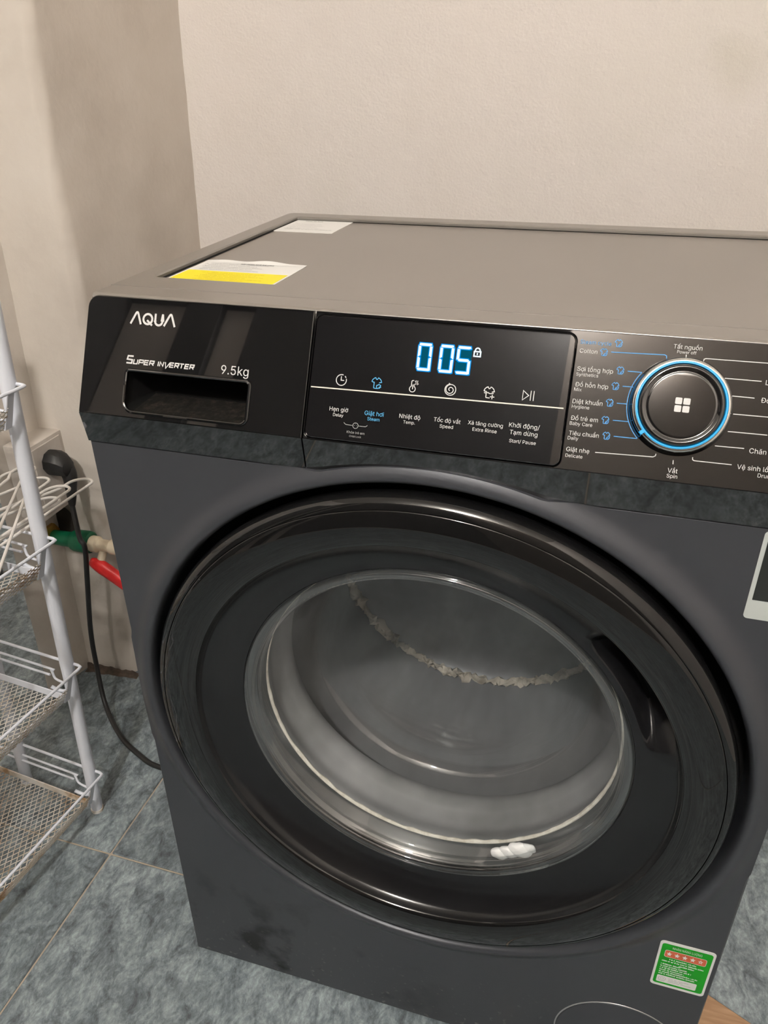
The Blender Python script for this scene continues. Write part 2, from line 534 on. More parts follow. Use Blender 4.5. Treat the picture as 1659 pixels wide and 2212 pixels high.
def text_mesh(body, bold=0.0):
    """letters as triangles; every outline is filled on its own so that accents and bars may overlap the letter"""
    c = bpy.data.curves.new('lettering', 'FONT'); c.body = body; c.size = 1.0; c.offset = bold
    if FONT: c.font = FONT
    c.resolution_u = 3; c.fill_mode = 'NONE'
    o = bpy.data.objects.new('lettering', c); COL.objects.link(o)
    dg = bpy.context.evaluated_depsgraph_get()
    me = bpy.data.meshes.new_from_object(o.evaluated_get(dg))
    co = [(v.co.x, v.co.y) for v in me.vertices]
    nxt = {}
    for e in me.edges:
        a, b = e.vertices
        nxt.setdefault(a, []).append(b); nxt.setdefault(b, []).append(a)
    seen = set(); loops = []
    for st in range(len(co)):
        if st in seen or st not in nxt: continue
        loop = [st]; seen.add(st); cur = st
        while True:
            c2 = sorted(k for k in nxt[cur] if k not in seen)
            if not c2: break
            cur = c2[0]; seen.add(cur); loop.append(cur)
        if len(loop) > 2: loops.append([co[k] for k in loop])
    bpy.data.objects.remove(o); bpy.data.curves.remove(c); bpy.data.meshes.remove(me)

    def area(L): return sum(L[k - 1][0] * L[k][1] - L[k][0] * L[k - 1][1] for k in range(len(L))) / 2

    def inside(pt, L):
        r = False
        for k in range(len(L)):
            (x1, y1), (x2, y2) = L[k - 1], L[k]
            if (y1 > pt[1]) != (y2 > pt[1]) and pt[0] < (x2 - x1) * (pt[1] - y1) / (y2 - y1) + x1: r = not r
        return r
    ar = [area(L) for L in loops]
    sign = 1 if ar[max(range(len(ar)), key=lambda k: abs(ar[k]))] > 0 else -1
    outs = [L for L, a in zip(loops, ar) if a * sign > 0]; holes = [L for L, a in zip(loops, ar) if a * sign <= 0]
    vs, fs = [], []
    for L in outs:
        grp = [L] + [H for H in holes if inside(H[0], L) and abs(area(H)) < abs(area(L))]
        flat = [p for G in grp for p in G]
        tri = tessellate_polygon([[Vector((p[0], p[1], 0)) for p in G] for G in grp])
        k0 = len(vs); vs += [(p[0], p[1], 0) for p in flat]
        fs += [tuple(k0 + k for k in t) for t in tri]
    return vs, fs


def letters(body, x, s, width, fr, mat, parent, align='L', h=0.0004, bold=0.012, vcenter=False, name='printed_text', stretch=1.0, shear=0.0):
    vs, fs = text_mesh(body, bold)
    x0 = min(v[0] for v in vs); x1 = max(v[0] for v in vs)
    k = width / (x1 - x0); ky = k * stretch
    ox = x - (0 if align == 'L' else width / 2)
    oy = s - (0.363 * ky if vcenter else 0)
    bm = NB()
    bv = [bm.verts.new(fr(ox + (v[0] - x0) * k, oy + v[1] * ky, h)) for v in vs]
    for f in fs:
        try: bm.faces.new([bv[i] for i in f])
        except ValueError: pass
    return obj(name, bm, mat, parent, smooth=False)


def strokes(name, lines, w, fr, mat, parent, h=0.0004):
    bm = NB()
    for L in lines:
        closed = False
        if isinstance(L, tuple) and L[0] == 'c': closed = True; L = L[1]
        ribbon(bm, L, w, fr, h, closed)
    return obj(name, bm, mat, parent, smooth=False)


mm = 0.001

# ------------------------------------------------------------------ the room
# floor: grout bed and 60 cm slate tiles
bm = NB(); box(bm, -1.5, 1.5, -1.8, 1.25, -0.05, -0.0025)
floor = tag(obj('floor', bm, 'grout', smooth=False), 'dark slate tile floor with pale grout lines', kind='structure')
bm = NB(); box(bm, -0.2985, 0.2985, -0.2985, 0.2985, -0.012, 0.0, 0.0012, 1)
t0 = obj('tile', bm, 'slate_tile', floor, smooth=False)
GX, GY = -0.1965, 0.0938
first = True
for i in range(-2, 3):
    for j in range(-4, 2):
        cx = GX + 0.3 + 0.6 * i; cy = GY + 0.3 + 0.6 * j
        if cx < -1.45 or cx > 1.7 or cy < -1.75 or cy > 1.5: continue
        if first: t = t0; first = False
        else:
            t = t0.copy(); COL.objects.link(t); t.parent = floor
        t.location = (cx, cy, 0)
        t.rotation_euler = (0, 0, random.choice((0, PI)))

# back wall
def wobbly_wall(name, fn, nu, nv, mat, label, amp=0.002):
    bm = NB(); g = []
    for j in range(nv + 1):
        row = []
        for i in range(nu + 1):
            p, nrm = fn(i / nu, j / nv)
            d = noise.noise(Vector(p) * 3.1) * amp + noise.noise(Vector(p) * 11.0) * amp * 0.35
            row.append(bm.verts.new(Vector(p) + Vector(nrm) * d))
        g.append(row)
    for j in range(nv):
        for i in range(nu):
            bm.faces.new((g[j][i], g[j][i + 1], g[j + 1][i + 1], g[j + 1][i]))
    return tag(obj(name, bm, mat), label, kind='structure')


YB = 0.827
wobbly_wall('wall_back', lambda u, v: ((-0.40 + 1.9 * u, YB, 2.6 * v), (0, -1, 0)), 60, 70, 'plaster', 'cream plaster wall behind the washing machine', 0.004)

# stepped left wall: back corner > side face > rounded outer corner > short front face > socket return > end
PLAN = [(-0.373, 0.86)]
for k in range(13): PLAN.append((-0.373, 0.82 - (0.82 - 0.475) * k / 12))
for k in range(1, 7):
    a = PI / 2 * k / 6
    PLAN.append((-0.373 - 0.016 * (1 - math.cos(a)), 0.475 - 0.020 * math.sin(a)))
for k in range(1, 9): PLAN.append((-0.389 - (0.480 - 0.389) * k / 8, 0.455 - 0.008 * k / 8))
for k in range(1, 7): PLAN.append((-0.480 - 0.024 * k / 6, 0.447 - 0.090 * k / 6))
PLAN += [(-0.515, 0.368), (-0.62, 0.62), (-0.62, 0.95), (-1.5, 0.95)]
bm = NB(); NV = 110; g = []
for j in range(NV + 1):
    z = 2.6 * j / NV
    row = []
    for i, (x, y) in enumerate(PLAN):
        k = max(0.0, min(1.0, (0.82 - y) / 0.345))          # the outer corner leans less than the back corner
        if i > 19: k = max(0.0, 1 - (i - 19) / 6)
        lean = (0.040 * z) * (1 - k) + (0.032 + 0.0164 * (z - 0.72)) * k * min(1.0, z / 0.5)
        p = Vector((x + (lean if i < len(PLAN) - 3 else 0), y, z))
        d = noise.noise(Vector((x * 6, y * 6, z * 5.0))) * 0.0035 + noise.noise(Vector((x * 30, y * 30, z * 22))) * 0.0016
        if 12 <= i <= 20: d += 0.006 * noise.noise(Vector((4.0, 1.0, z * 6.0))) + 0.0022 * noise.noise(Vector((4.0, i * 0.4, z * 26.0)))
        if i == 0: d = 0
        nrm = Vector((1, -0.4, 0)).normalized()
        row.append(bm.verts.new(p + nrm * d))
    g.append(row)
for j in range(NV):
    for i in range(len(PLAN) - 1):
        bm.faces.new((g[j][i + 1], g[j][i], g[j + 1][i], g[j + 1][i + 1]))
tag(obj('wall_left', bm, 'plaster_old', angle=60), 'stepped cream plaster wall with a rough rounded corner', kind='structure')


def slab(name, label, mat, *b, kind='structure'):
    bm = NB(); box(bm, *b)
    return tag(obj(name, bm, mat, smooth=False), label, kind=kind)


slab('wall_right', 'cream plaster wall on the right side', 'plaster', 1.5, 1.58, -1.8, 1.25, 0, 2.6)
slab('wall_side', 'cream plaster wall on the far left', 'plaster', -1.58, -1.5, -1.8, 1.25, 0, 2.6)
slab('ceiling', 'white painted ceiling', 'ceiling_paint', -1.58, 1.58, -1.88, 1.25, 2.6, 2.66)
# wall behind the viewer and dark slabs added to shape the panel's reflections
slab('wall_front', 'cream plaster wall behind the viewer', 'plaster', -1.58, 1.58, -1.88, -1.8, 0, 2.6)
slab('reflect_slab_1', 'wide unseen dark slab added behind the viewer for reflections', 'reflect_dark', -0.90, 0.27, -1.80, -1.76, 0, 2.16)
slab('reflect_slab_2', 'narrow unseen dark slab added behind the viewer for reflections', 'reflect_dark', -1.19, -1.04, -1.80, -1.76, 0, 2.16)
slab('reflect_slab_3', 'unseen dark slab added in the far left corner for reflections', 'reflect_dark', -1.50, -1.46, -1.80, -0.9, 0, 2.16)
slab('reflect_slab_4', 'unseen brown slab added on the right behind the viewer for reflections', 'reflect_brown', 0.27, 1.40, -1.80, -1.76, 0, 2.28)  # added to dim what the right of the panel reflects
slab('reflect_beam', 'unseen dark beam added above the slabs for reflections', 'reflect_dark', -1.50, 0.27, -1.80, -1.75, 2.16, 2.30)  # added so the reflection turns dark along its top

# bare bulb and its wall holder, both unseen and added for the light
lamp = thing('added_bulb', 'unseen bare white bulb added on the wall behind the viewer', 'lamp', (BULB.x, -1.8, BULB.z))
bm = NB()
tube(bm, [(BULB.x, -1.80, BULB.z), (BULB.x, -1.785, BULB.z)], 0.045, 24)
tube(bm, [(BULB.x, -1.786, BULB.z), (BULB.x, -1.70, BULB.z)], [0.024, 0.021], 24)
obj('holder', bm, 'label_white', lamp)
bm = NB()
bmesh.ops.create_uvsphere(bm, u_segments=32, v_segments=20, radius=0.06, matrix=Matrix.Translation(BULB + Vector((0, -0.042, 0))))
obj('bulb', bm, 'lamp_white', lamp)

# ------------------------------------------------------------------ washing machine
WM = thing('washing_machine', 'dark grey front loading washing machine with black glass door', 'washing machine', (0.2975, 0.23, 0.0))
CX, CZ = 0.2975, 0.4567
WX, WD = 0.595, 0.461

# cabinet shell (open at the front)
bm = NB()
for x0, x1 in ((0.0, 0.004), (WX - 0.004, WX)):
    sec = [(0.004, 0.0065), (WD, 0.0065), (WD, 0.836), (0.052, 0.836), (0.016, 0.764), (0.012, 0.735), (0.004, 0.7347)]
    A = [bm.verts.new((x0, y, z)) for y, z in sec]; B = [bm.verts.new((x1, y, z)) for y, z in sec]
    bm.faces.new(A); bm.faces.new(B[::-1])
    for k in range(len(sec)): bm.faces.new((A[k], B[k], B[(k + 1) % len(sec)], A[(k + 1) % len(sec)]))
for b in ((0.004, WX - 0.004, WD - 0.004, WD, 0.0065, 0.836), (0.004, WX - 0.004, 0.004, WD - 0.004, 0.0065, 0.012)):
    box(bm, *b)
bmesh.ops.recalc_face_normals(bm, faces=bm.faces)
obj('cabinet', bm, 'body_paint', WM, smooth=False)
for fx in (0.05, WX - 0.05):
    for fy in (0.06, WD - 0.05):
        bm = NB()
        bmesh.ops.create_cone(bm, cap_ends=True, segments=20, radius1=0.022, radius2=0.020, depth=0.0066, matrix=Matrix.Translation((fx, fy, 0.0033)))
        obj('foot', bm, 'black_plastic', WM)

# front panel: pressed ring round the door recess
ZB = 0.0065
PROF = [(0.277, 0.034), (0.277, 0.004), (0.2771, 0.0010), (0.2774, -0.0016), (0.2779, -0.0038), (0.2787, -0.0056), (0.2798, -0.0069), (0.2811, -0.0078), (0.2828, -0.0083), (0.2848, -0.0082),
        (0.2875, -0.0072), (0.2905, -0.0055), (0.2940, -0.0034), (0.2975, -0.0016), (0.3010, -0.0005), (0.3045, 0.0)]


def r_out(a):
    c, s = math.cos(a), math.sin(a)
    r = 9.0
    if abs(c) > 1e-6: r = min(r, 0.2975 / abs(c))
    if s > 1e-6: r = min(r, max(0.2914, (0.7347 - CZ) / s))
    if s < -1e-6: r = min(r, (CZ - ZB) / -s)
    return r


angs = [2 * PI * i / 320 for i in range(320)]
for (x, z) in ((0, ZB), (WX, ZB), (0, 0.7347), (WX, 0.7347)):
    angs.append(math.atan2(z - CZ, x - CX) % (2 * PI))
angs = sorted(angs)
bm = NB(); rows = []
for a in angs:
    ro = r_out(a); row = []
    for r, y in PROF:
        rr = min(r, ro)
        row.append(bm.verts.new((CX + rr * math.cos(a), y, CZ + rr * math.sin(a))))
    ycut = PROF[-1][1]
    if ro < PROF[-1][0]:
        for (r0, y0), (r1, y1) in zip(PROF, PROF[1:]):
            if r0 <= ro <= r1: ycut = y0 + (y1 - y0) * (ro - r0) / max(r1 - r0, 1e-9)
        for v, (r, y) in zip(row, PROF):
            if r > ro: v.co.y = ycut
    e = 0.0022
    row.append(bm.verts.new((CX + (ro - e) * math.cos(a), ycut, CZ + (ro - e) * math.sin(a))) if ro > PROF[-1][0] + e else row[-1])
    if row[-1] is row[-2]:
        row[-1] = bm.verts.new(row[-2].co)
    row.append(bm.verts.new((CX + ro * math.cos(a), ycut + 0.0022, CZ + ro * math.sin(a))))
    row.append(bm.verts.new((CX + ro * math.cos(a), 0.012, CZ + ro * math.sin(a))))
    rows.append(row)
for i in range(len(rows)):
    A = rows[i]; B = rows[(i + 1) % len(rows)]
    for j in range(len(A) - 1):
        bm.faces.new((A[j], A[j + 1], B[j + 1], B[j]))
bmesh.ops.remove_doubles(bm, verts=bm.verts, dist=2e-6)
bmesh.ops.dissolve_degenerate(bm, edges=bm.edges, dist=1e-7)
bmesh.ops.recalc_face_normals(bm, faces=bm.faces)
front = obj('front_panel', bm, 'dirty_paint', WM, angle=28)
# black tub front behind the door gap
bm = NB(); lathe(bm, [(0.278, 0.030), (0.268, 0.036), (0.195, 0.036), (0.195, 0.045)], CX, CZ, 128)
obj('door_recess', bm, 'matte_black', WM)

# filter cover
bm = NB()
fc = (0.5235, 0.0775); fr_ = 0.0665
lathe(bm, [(0.0, -0.0012), (fr_ - 0.0016, -0.0012), (fr_ - 0.0004, -0.0006), (fr_, 0.0012)], fc[0], fc[1], 72)
obj('filter_cover', bm, 'body_paint', WM)
bm = NB(); lathe(bm, [(fr_ + 0.0001, 0.0009), (fr_ + 0.0006, -0.0005), (fr_ + 0.0018, -0.0004), (fr_ + 0.0022, 0.0004)], fc[0], fc[1], 72)
obj('filter_rim', bm, 'steel', WM)

# ---- top
bm = NB()
TX0, TX1, TY0, TY1 = 0.0205, 0.5745, 0.103, 0.4345
prof_top = rrect(0.0, WX, 0.066, WD, [0.001, 0.001, 0.010, 0.010], 5)
plate(bm, prof_top, [rrect(TX0, TX1, TY0, TY1, 0.004, 4)], lambda x, y, h: Vector((x, y, 0.85 + h)), -0.014, 0.0, 0.0012)
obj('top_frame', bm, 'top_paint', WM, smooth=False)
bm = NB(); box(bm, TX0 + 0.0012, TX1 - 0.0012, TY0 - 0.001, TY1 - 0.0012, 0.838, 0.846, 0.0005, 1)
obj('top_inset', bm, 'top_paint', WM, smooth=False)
bm = NB()
for L in ([(TX0 + 0.0014, TY0 + 0.002), (TX0 + 0.0014, TY1 - 0.0014), (TX1 - 0.0014, TY1 - 0.0014), (TX1 - 0.0014, TY0 + 0.002)],):
    ribbon(bm, L, 0.0042, TF, 0.00035)
obj('inset_shade', bm, 'matte_black', WM, smooth=False)  # black strip standing in for the shade in the groove
# front strip of the top and the control panel's upper lip
bm = NB()
sec = [(0.0657, 0.836), (0.0657, 0.8498), (0.0500, 0.8500), (0.0412, 0.8500), (0.0385, 0.8490), (0.0372, 0.8470), (0.0372, 0.836)]
A = [bm.verts.new((0.0025, y, z)) for y, z in sec]; B = [bm.verts.new((WX - 0.0025, y, z)) for y, z in sec]
for i in range(len(sec)):
    j = (i + 1) % len(sec); bm.faces.new((A[i], A[j], B[j], B[i]))
bm.faces.new(A[::-1]); bm.faces.new(B)
bmesh.ops.recalc_face_normals(bm, faces=bm.faces)
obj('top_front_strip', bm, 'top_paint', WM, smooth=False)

# ---- control panel
S0, S1 = -0.0130, 0.0838
SEAM = 0.1992
LOW_Y0, LOW_Y1 = -0.0057, -0.0012


def lower_skirt(bm, x0, x1, n, th=0.010):
    """part of the panel below the crease, its lower edge following the pressed ring"""
    ztop = PF(0, S0).z; ytop = PF(0, S0).y
    rows = []
    for i in range(n + 1):
        x = x0 + (x1 - x0) * i / n
        d = (x - CX)
        zb = 0.7347
        if abs(d) < 0.2914: zb = max(zb, CZ + math.sqrt(0.2914 ** 2 - d * d))
        if 0.392 < x < 0.425:               # soft blend on the right-hand end of the arch
            t = (x - 0.392) / 0.033
            zb = max(zb, 0.7347 + 0.0012 * (1 - t) ** 2)
        yb = ytop + (LOW_Y1 - ytop) * (ztop - zb) / (ztop - 0.7347)
        rows.append([bm.verts.new((x, ytop, ztop)), bm.verts.new((x, yb, zb)), bm.verts.new((x, yb + th, zb)), bm.verts.new((x, ytop + th, ztop))])
    for A, B in zip(rows, rows[1:]):
        for k in range(4):
            bm.faces.new((A[k], A[(k + 1) % 4], B[(k + 1) % 4], B[k]))
    bm.faces.new(rows[0][::-1]); bm.faces.new(rows[-1])


# detergent drawer front
bm = NB()
HX0, HX1, HS0, HS1 = 0.0415, 0.1520, -0.0085, 0.0262
hole = rrect(HX0, HX1, HS0, HS1, [0.009, 0.006, 0.004, 0.003], 6)
plate(bm, rrect(0.0, SEAM - 0.0008, S0, S1, [0.0004, 0.0004, 0.0004, 0.010], 6), [hole], PF, -0.012, 0.0, 0.0010)
lower_skirt(bm, 0.0004, SEAM - 0.0008, 30)
bmesh.ops.recalc_face_normals(bm, faces=bm.faces)
drawer = obj('detergent_drawer', bm, 'gloss_black', WM, angle=40)
bm = NB()
depth = 0.038
back = rrect(HX0 + 0.004, HX1 - 0.004, HS0 + 0.019, HS1 + 0.004, 0.003, 6)
h1 = rrect(HX0, HX1, HS0, HS1, [0.009, 0.006, 0.004, 0.003], 6)
A = [bm.verts.new(PF(p[0], p[1], -0.004)) for p in h1]; B = [bm.verts.new(PF(p[0], p[1], -depth)) for p in back]
for i in range(len(A)):
    j = (i + 1) % len(A); bm.faces.new((A[i], B[i], B[j], A[j]))
bm.faces.new(B)
bmesh.ops.recalc_face_normals(bm, faces=bm.faces); bmesh.ops.reverse_faces(bm, faces=bm.faces)
obj('handle_pocket', bm, 'matte_black', drawer, angle=30)
bm = NB(); NX, NY = 60, 14; g = []
for j in range(NY + 1):
    t = j / NY; g.append([])
    for i in range(NX + 1):
        x = HX0 + 0.006 + (HX1 - HX0 - 0.011) * i / NX
        k = 0.0005 + 0.0009 * abs(noise.noise(Vector((x * 260, t * 9, 2))))
        g[-1].append(bm.verts.new(PF(x, HS0 + 0.0185 * t + k, -0.005 - (depth - 0.006) * t + k)))
for j in range(NY):
    for i in range(NX): bm.faces.new((g[j][i], g[j][i + 1], g[j + 1][i + 1], g[j + 1][i]))
obj('pocket_dust', bm, 'dusty_black', drawer)
bm = NB()
ring = [PF(p[0], p[1], 0.0004) for p in rrect(HX0 + 0.0004, HX1 - 0.0004, HS0 + 0.0004, HS1 - 0.0004, [0.009, 0.006, 0.004, 0.003], 8)]
tube(bm, ring, 0.0013, 8, closed=True)
obj('handle_rim', bm, 'gloss_black', drawer)

# main control panel
bm = NB()
GX0, GX1, GS0, GS1 = 0.2008, 0.3925, -0.0112, 0.0808
ghole = rrect(GX0 - 0.0006, GX1 + 0.0006, GS0 - 0.0006, GS1 + 0.0004, 0.0058, 6)
plate(bm, rrect(SEAM + 0.0004, WX, S0, S1, [0.0004, 0.0004, 0.010, 0.0004], 6), [ghole], PF, -0.012, 0.0, 0.0007)
lower_skirt(bm, SEAM + 0.0004, WX, 90)
bmesh.ops.recalc_face_normals(bm, faces=bm.faces)
panel = obj('control_panel', bm, 'gloss_black', WM, angle=40)
bm = NB()
plate(bm, rrect(GX0, GX1, GS0, GS1, 0.0055, 6), [], PF, -0.006, 0.0005, 0.0007)
bmesh.ops.recalc_face_normals(bm, faces=bm.faces)
disp = obj('display_window', bm, 'display_glass', WM, angle=40)

# ---- lettering on the drawer
D = drawer
def LP(x, s): return (x * mm, s * mm)
strokes('brand_letter', [[LP(41.6, 62.6), LP(46.0, 71.2), LP(46.6, 71.9), LP(47.4, 71.9), LP(47.9, 71.2), LP(51.0, 62.6)]], 1.75 * mm, PF, 'print_white', D)
bm = NB(); ribbon(bm, [LP(*p) for p in arc(57.0, 67.2, 4.0, 0, 360, 40)[:-1]], 1.75 * mm, PF, 0.0004, True); ribbon(bm, [LP(56.4, 66.3), LP(61.3, 62.4)], 1.7 * mm, PF, 0.00045)
obj('brand_letter', bm, 'print_white', D, smooth=False)
strokes('brand_letter', [[LP(63.8, 72.0), LP(63.8, 66.2)] + [LP(*p) for p in arc(67.05, 66.2, 3.25, 180, 360, 16)] + [LP(70.3, 66.2), LP(70.3, 72.0)]], 1.75 * mm, PF, 'print_white', D)
strokes('brand_letter', [[LP(71.9, 62.6), LP(76.4, 71.2), LP(77.0, 71.9), LP(77.8, 71.9), LP(78.3, 71.2), LP(81.6, 62.6)]], 1.75 * mm, PF, 'print_white', D)
# squarish slanted lettering SUPER INVERTER built from strokes
GLY = {
    'S': [[(1, 1), (0.12, 1), (0.06, 0.55), (0.9, 0.5), (0.86, 0.06), (0, 0.06)]],
    'U': [[(0.06, 1), (0, 0.05), (0.86, 0.05), (0.94, 1)]],
    'P': [[(0.0, 0), (0.08, 0.95), (0.98, 0.95), (0.94, 0.42), (0.1, 0.42)]],
    'E': [[(1, 0.95), (0.08, 0.95), (0.0, 0.05), (0.94, 0.05)], [(0.05, 0.5), (0.9, 0.5)]],
    'R': [[(0.0, 0), (0.08, 0.95), (0.98, 0.95), (0.94, 0.45), (0.1, 0.45)], [(0.5, 0.42), (0.95, 0)]],
    'I': [[(0, 0), (0.08, 1)]],
    'N': [[(0, 0), (0.08, 0.95), (0.86, 0.05), (0.94, 1)]],
    'V': [[(0.05, 1), (0.38, -0.3), (1.25, 0.95)]],
    'T': [[(0.0, 0.95), (1.0, 0.95)], [(0.46, 0.95), (0.4, 0)]],
}


def stroke_word(word, x, s, hgt, wid, gap, name, slant=0.12):
    for ch in word:
        w_ = wid if ch not in 'I' else wid * 0.12
        lines = [[LP(x + p[0] * w_ + slant * p[1] * hgt, s + p[1] * hgt) for p in L] for L in GLY[ch]]
        strokes(name, lines, 1.25 * mm if hgt > 5.5 else 0.95 * mm, PF, 'print_white', D)
        x += w_ + gap
    return x


stroke_word('S', 41.0, 30.8, 6.0, 5.6, 0, 'slogan_letter')
x = stroke_word('UPER', 47.5, 30.8, 3.7, 3.9, 1.0, 'slogan_letter')
stroke_word('INVERTER', 70.0, 30.8, 3.7, 3.5, 1.0, 'slogan_letter')
letters('9.5kg', 125.9 * mm, 29.7 * mm, 23.6 * mm, PF, 'print_white', D, bold=0.012, name='capacity_text', stretch=1.02)

# ---- display digits
SEG = {'a': 1, 'b': 1, 'c': 1, 'd': 1, 'e': 1, 'f': 1, 'g': 1}


def seg_poly(k, x, s, w, hh, t, grow=0.0):
    g = 0.35
    m_ = hh / 2
    P = {
        'a': [(x + 0.9, s + hh), (x + w - 0.9, s + hh), (x + w - 0.3, s + hh - t * 0.7), (x + w - t, s + hh - t), (x + t, s + hh - t), (x + 0.3, s + hh - t * 0.8)],
        'd': [(x + 0.2, s + t * 0.8), (x + t, s + t), (x + w - t, s + t), (x + w - 0.4, s + 0.5), (x + w - 1.0, s), (x + 1.2, s)],
        'b': [(x + w, s + hh - t - g * 0.2), (x + w, s + m_ + g * 0.6), (x + w - 0.5, s + m_ + g * 0.4), (x + w - t, s + m_ + t * 0.55), (x + w - t, s + hh - t - g * 0.2)],
        'f': [(x, s + hh - t - g * 0.3), (x + t, s + hh - t - g * 0.8), (x + t, s + m_ + t * 0.55), (x + 0.5, s + m_ + g * 0.4), (x, s + m_ + g * 0.6)],
        'c': [(x + w, s + m_ - g * 0.6), (x + w, s + g), (x + w - 0.5, s + g), (x + w - t, s + t + g * 0.3), (x + w - t, s + m_ - t * 0.45), (x + w - 0.5, s + m_ - g * 0.4)],
        'e': [(x, s + m_ - g * 0.6), (x + 0.5, s + m_ - g * 0.4), (x + t, s + m_ - t * 0.45), (x + t, s + t + g * 0.6), (x, s + t + g * 0.2)],
        'g': [(x + 0.9, s + m_), (x + t, s + m_ + t * 0.5), (x + w - t, s + m_ + t * 0.5), (x + w - 0.9, s + m_), (x + w - t, s + m_ - t * 0.5), (x + t, s + m_ - t * 0.5)],
    }[k]
    if grow:
        cx = sum(p[0] for p in P) / len(P); cy = sum(p[1] for p in P) / len(P)
        P = [(p[0] + grow * (1 if p[0] > cx else -1), p[1] + grow * (1 if p[1] > cy else -1)) for p in P]
    return [LP(*p) for p in P]


for ch, x in (('abcdef', 282.0), ('abcdef', 298.2), ('afgcd', 310.8)):
    W_, H_, T_ = 10.3, 19.9, 1.95
    bm = NB(); fillpoly(bm, rrect((x - 0.4) * mm, (x + W_ + 0.4) * mm, 45.8 * mm, (46.2 + H_ + 0.3) * mm, 0.0015), PF, 0.00075)
    obj('digit_halo', bm, 'led_dim', disp, smooth=False)  # halo of the lit digits, made as a dim glowing backing
    bm = NB()
    for k in ch: fillpoly(bm, seg_poly(k, x, 46.2, W_, H_, T_, 0.65), PF, 0.00085)
    obj('digit_glow', bm, 'led_blue', disp, smooth=False)
    for k in ch:
        bm = NB(); fillpoly(bm, seg_poly(k, x, 46.2, W_, H_, T_, -0.05), PF, 0.00100)
        obj('digit_segment', bm, 'led_white', disp, smooth=False)
# lock symbol
bm = NB(); lx, ls = 325.4, 62.3
ribbon(bm, [LP(lx - 2.3, ls - 2.6), LP(lx + 2.3, ls - 2.6), LP(lx + 2.3, ls + 0.8), LP(lx - 2.3, ls + 0.8)], 0.95 * mm, PF, 0.001, True)
ribbon(bm, [LP(lx - 1.7, ls + 0.9)] + [LP(*p) for p in arc(lx, ls + 1.6, 1.7, 180, 0, 10)] + [LP(lx + 1.7, ls + 0.9)], 0.9 * mm, PF, 0.001)
ribbon(bm, [LP(lx, ls - 1.6), LP(lx, ls - 0.2)], 0.9 * mm, PF, 0.001)
obj('lock_symbol', bm, 'led_white', disp, smooth=False)

# ---- touch key symbols
SHIRT = [(-1.9, -3.6), (-1.9, 0.7), (-3.3, 0.9), (-3.7, 1.2), (-3.2, 2.6), (-1.9, 3.8), (-1.0, 4.1), (-0.5, 3.1), (0, 2.8), (0.5, 3.1), (1.0, 4.1), (1.9, 3.8), (3.2, 2.6), (3.8, 1.0), (2.0, 0.6)]


def shirt(cx, cs, k, lines_extra, name, mat, w, parent, h):
    L = [[LP(cx + k * p[0], cs + k * p[1]) for p in SHIRT] , ]
    L += [[LP(cx + k * p[0], cs + k * p[1]) for p in E] for E in lines_extra]
    return strokes(name, L, w * mm, PF, mat, parent, h)


cloud = [(1.9, -3.6), (0.6, -3.7), (0.4, -2.7), (0.1, -2.0), (0.5, -1.3), (1.3, -1.2), (1.9, -0.6), (2.7, -0.9), (3.4, -1.4), (3.0, -2.0), (3.5, -2.6), (2.7, -2.7), (2.9, -3.5), (2.2, -2.9), (1.9, -3.6)]
strokes('clock_symbol', [[LP(*p) for p in arc(225.8, 33.9, 4.0, 72, 378, 40)], [LP(228.4, 37.0), LP(229.3, 35.8)], [LP(225.6, 36.7), LP(225.6, 33.7), LP(227.9, 33.7)]], 0.62 * mm, PF, 'print_white', disp, 0.0009)
shirt(253.4, 33.9, 1.0, [[(-1.9, -3.6), (0.4, -3.7)], cloud], 'steam_symbol', 'led_icon', 0.55, disp, 0.0009)
strokes('thermometer_symbol', [[LP(280.0, 34.0), LP(280.0, 37.6)] + [LP(*p) for p in arc(281.0, 37.6, 1.0, 180, 60, 8)] + [LP(281.6, 38.4)],
                               [LP(*p) for p in arc(281.0, 32.4, 2.2, 118, 422, 24)], [LP(282.1, 34.0), LP(282.1, 36.2)], [LP(281.1, 32.2), LP(281.1, 35.6)],
                               [LP(283.2, 35.6), LP(283.2, 38.6), LP(282.5, 37.7)], [LP(284.4, 38.7), LP(284.4, 35.7), LP(285.1, 36.6)]], 0.6 * mm, PF, 'print_white', disp, 0.0009)
spi = []
for i in range(70):
    a = math.radians(95 + 13.4 * i * 0.95); rr = 4.0 if i < 24 else 4.0 - 3.3 * (i - 24) / 45
    spi.append(LP(309.1 + rr * math.cos(a), 34.5 + rr * math.sin(a)))
strokes('spiral_symbol', [[LP(307.6, 39.0)] + spi], 0.62 * mm, PF, 'print_white', disp, 0.0009)
shirt(337.2, 35.0, 1.0, [[(-1.9, -3.6), (0.9, -3.7)], [(-3.5, -0.2), (-2.0, -0.5), (-0.8, 0.1), (0.6, -0.6), (2.0, -0.4), (3.4, -0.2)], [(2.6, -1.2), (2.6, -4.4)], [(1.0, -2.8), (4.2, -2.8)]], 'extra_rinse_symbol', 'print_white', 0.6, disp, 0.0009)
strokes('play_pause_symbol', [('c', [LP(361.2, 38.9), LP(361.2, 32.2), LP(365.3, 35.7)]), [LP(366.7, 39.2), LP(366.7, 32.2)], [LP(368.8, 39.2), LP(368.8, 32.2)]], 0.55 * mm, PF, 'print_white', disp, 0.0009)
strokes('divider_line', [[LP(202.2, 26.8), LP(390.3, 29.2)]], 0.85 * mm, PF, 'print_cream', disp, 0.0009)

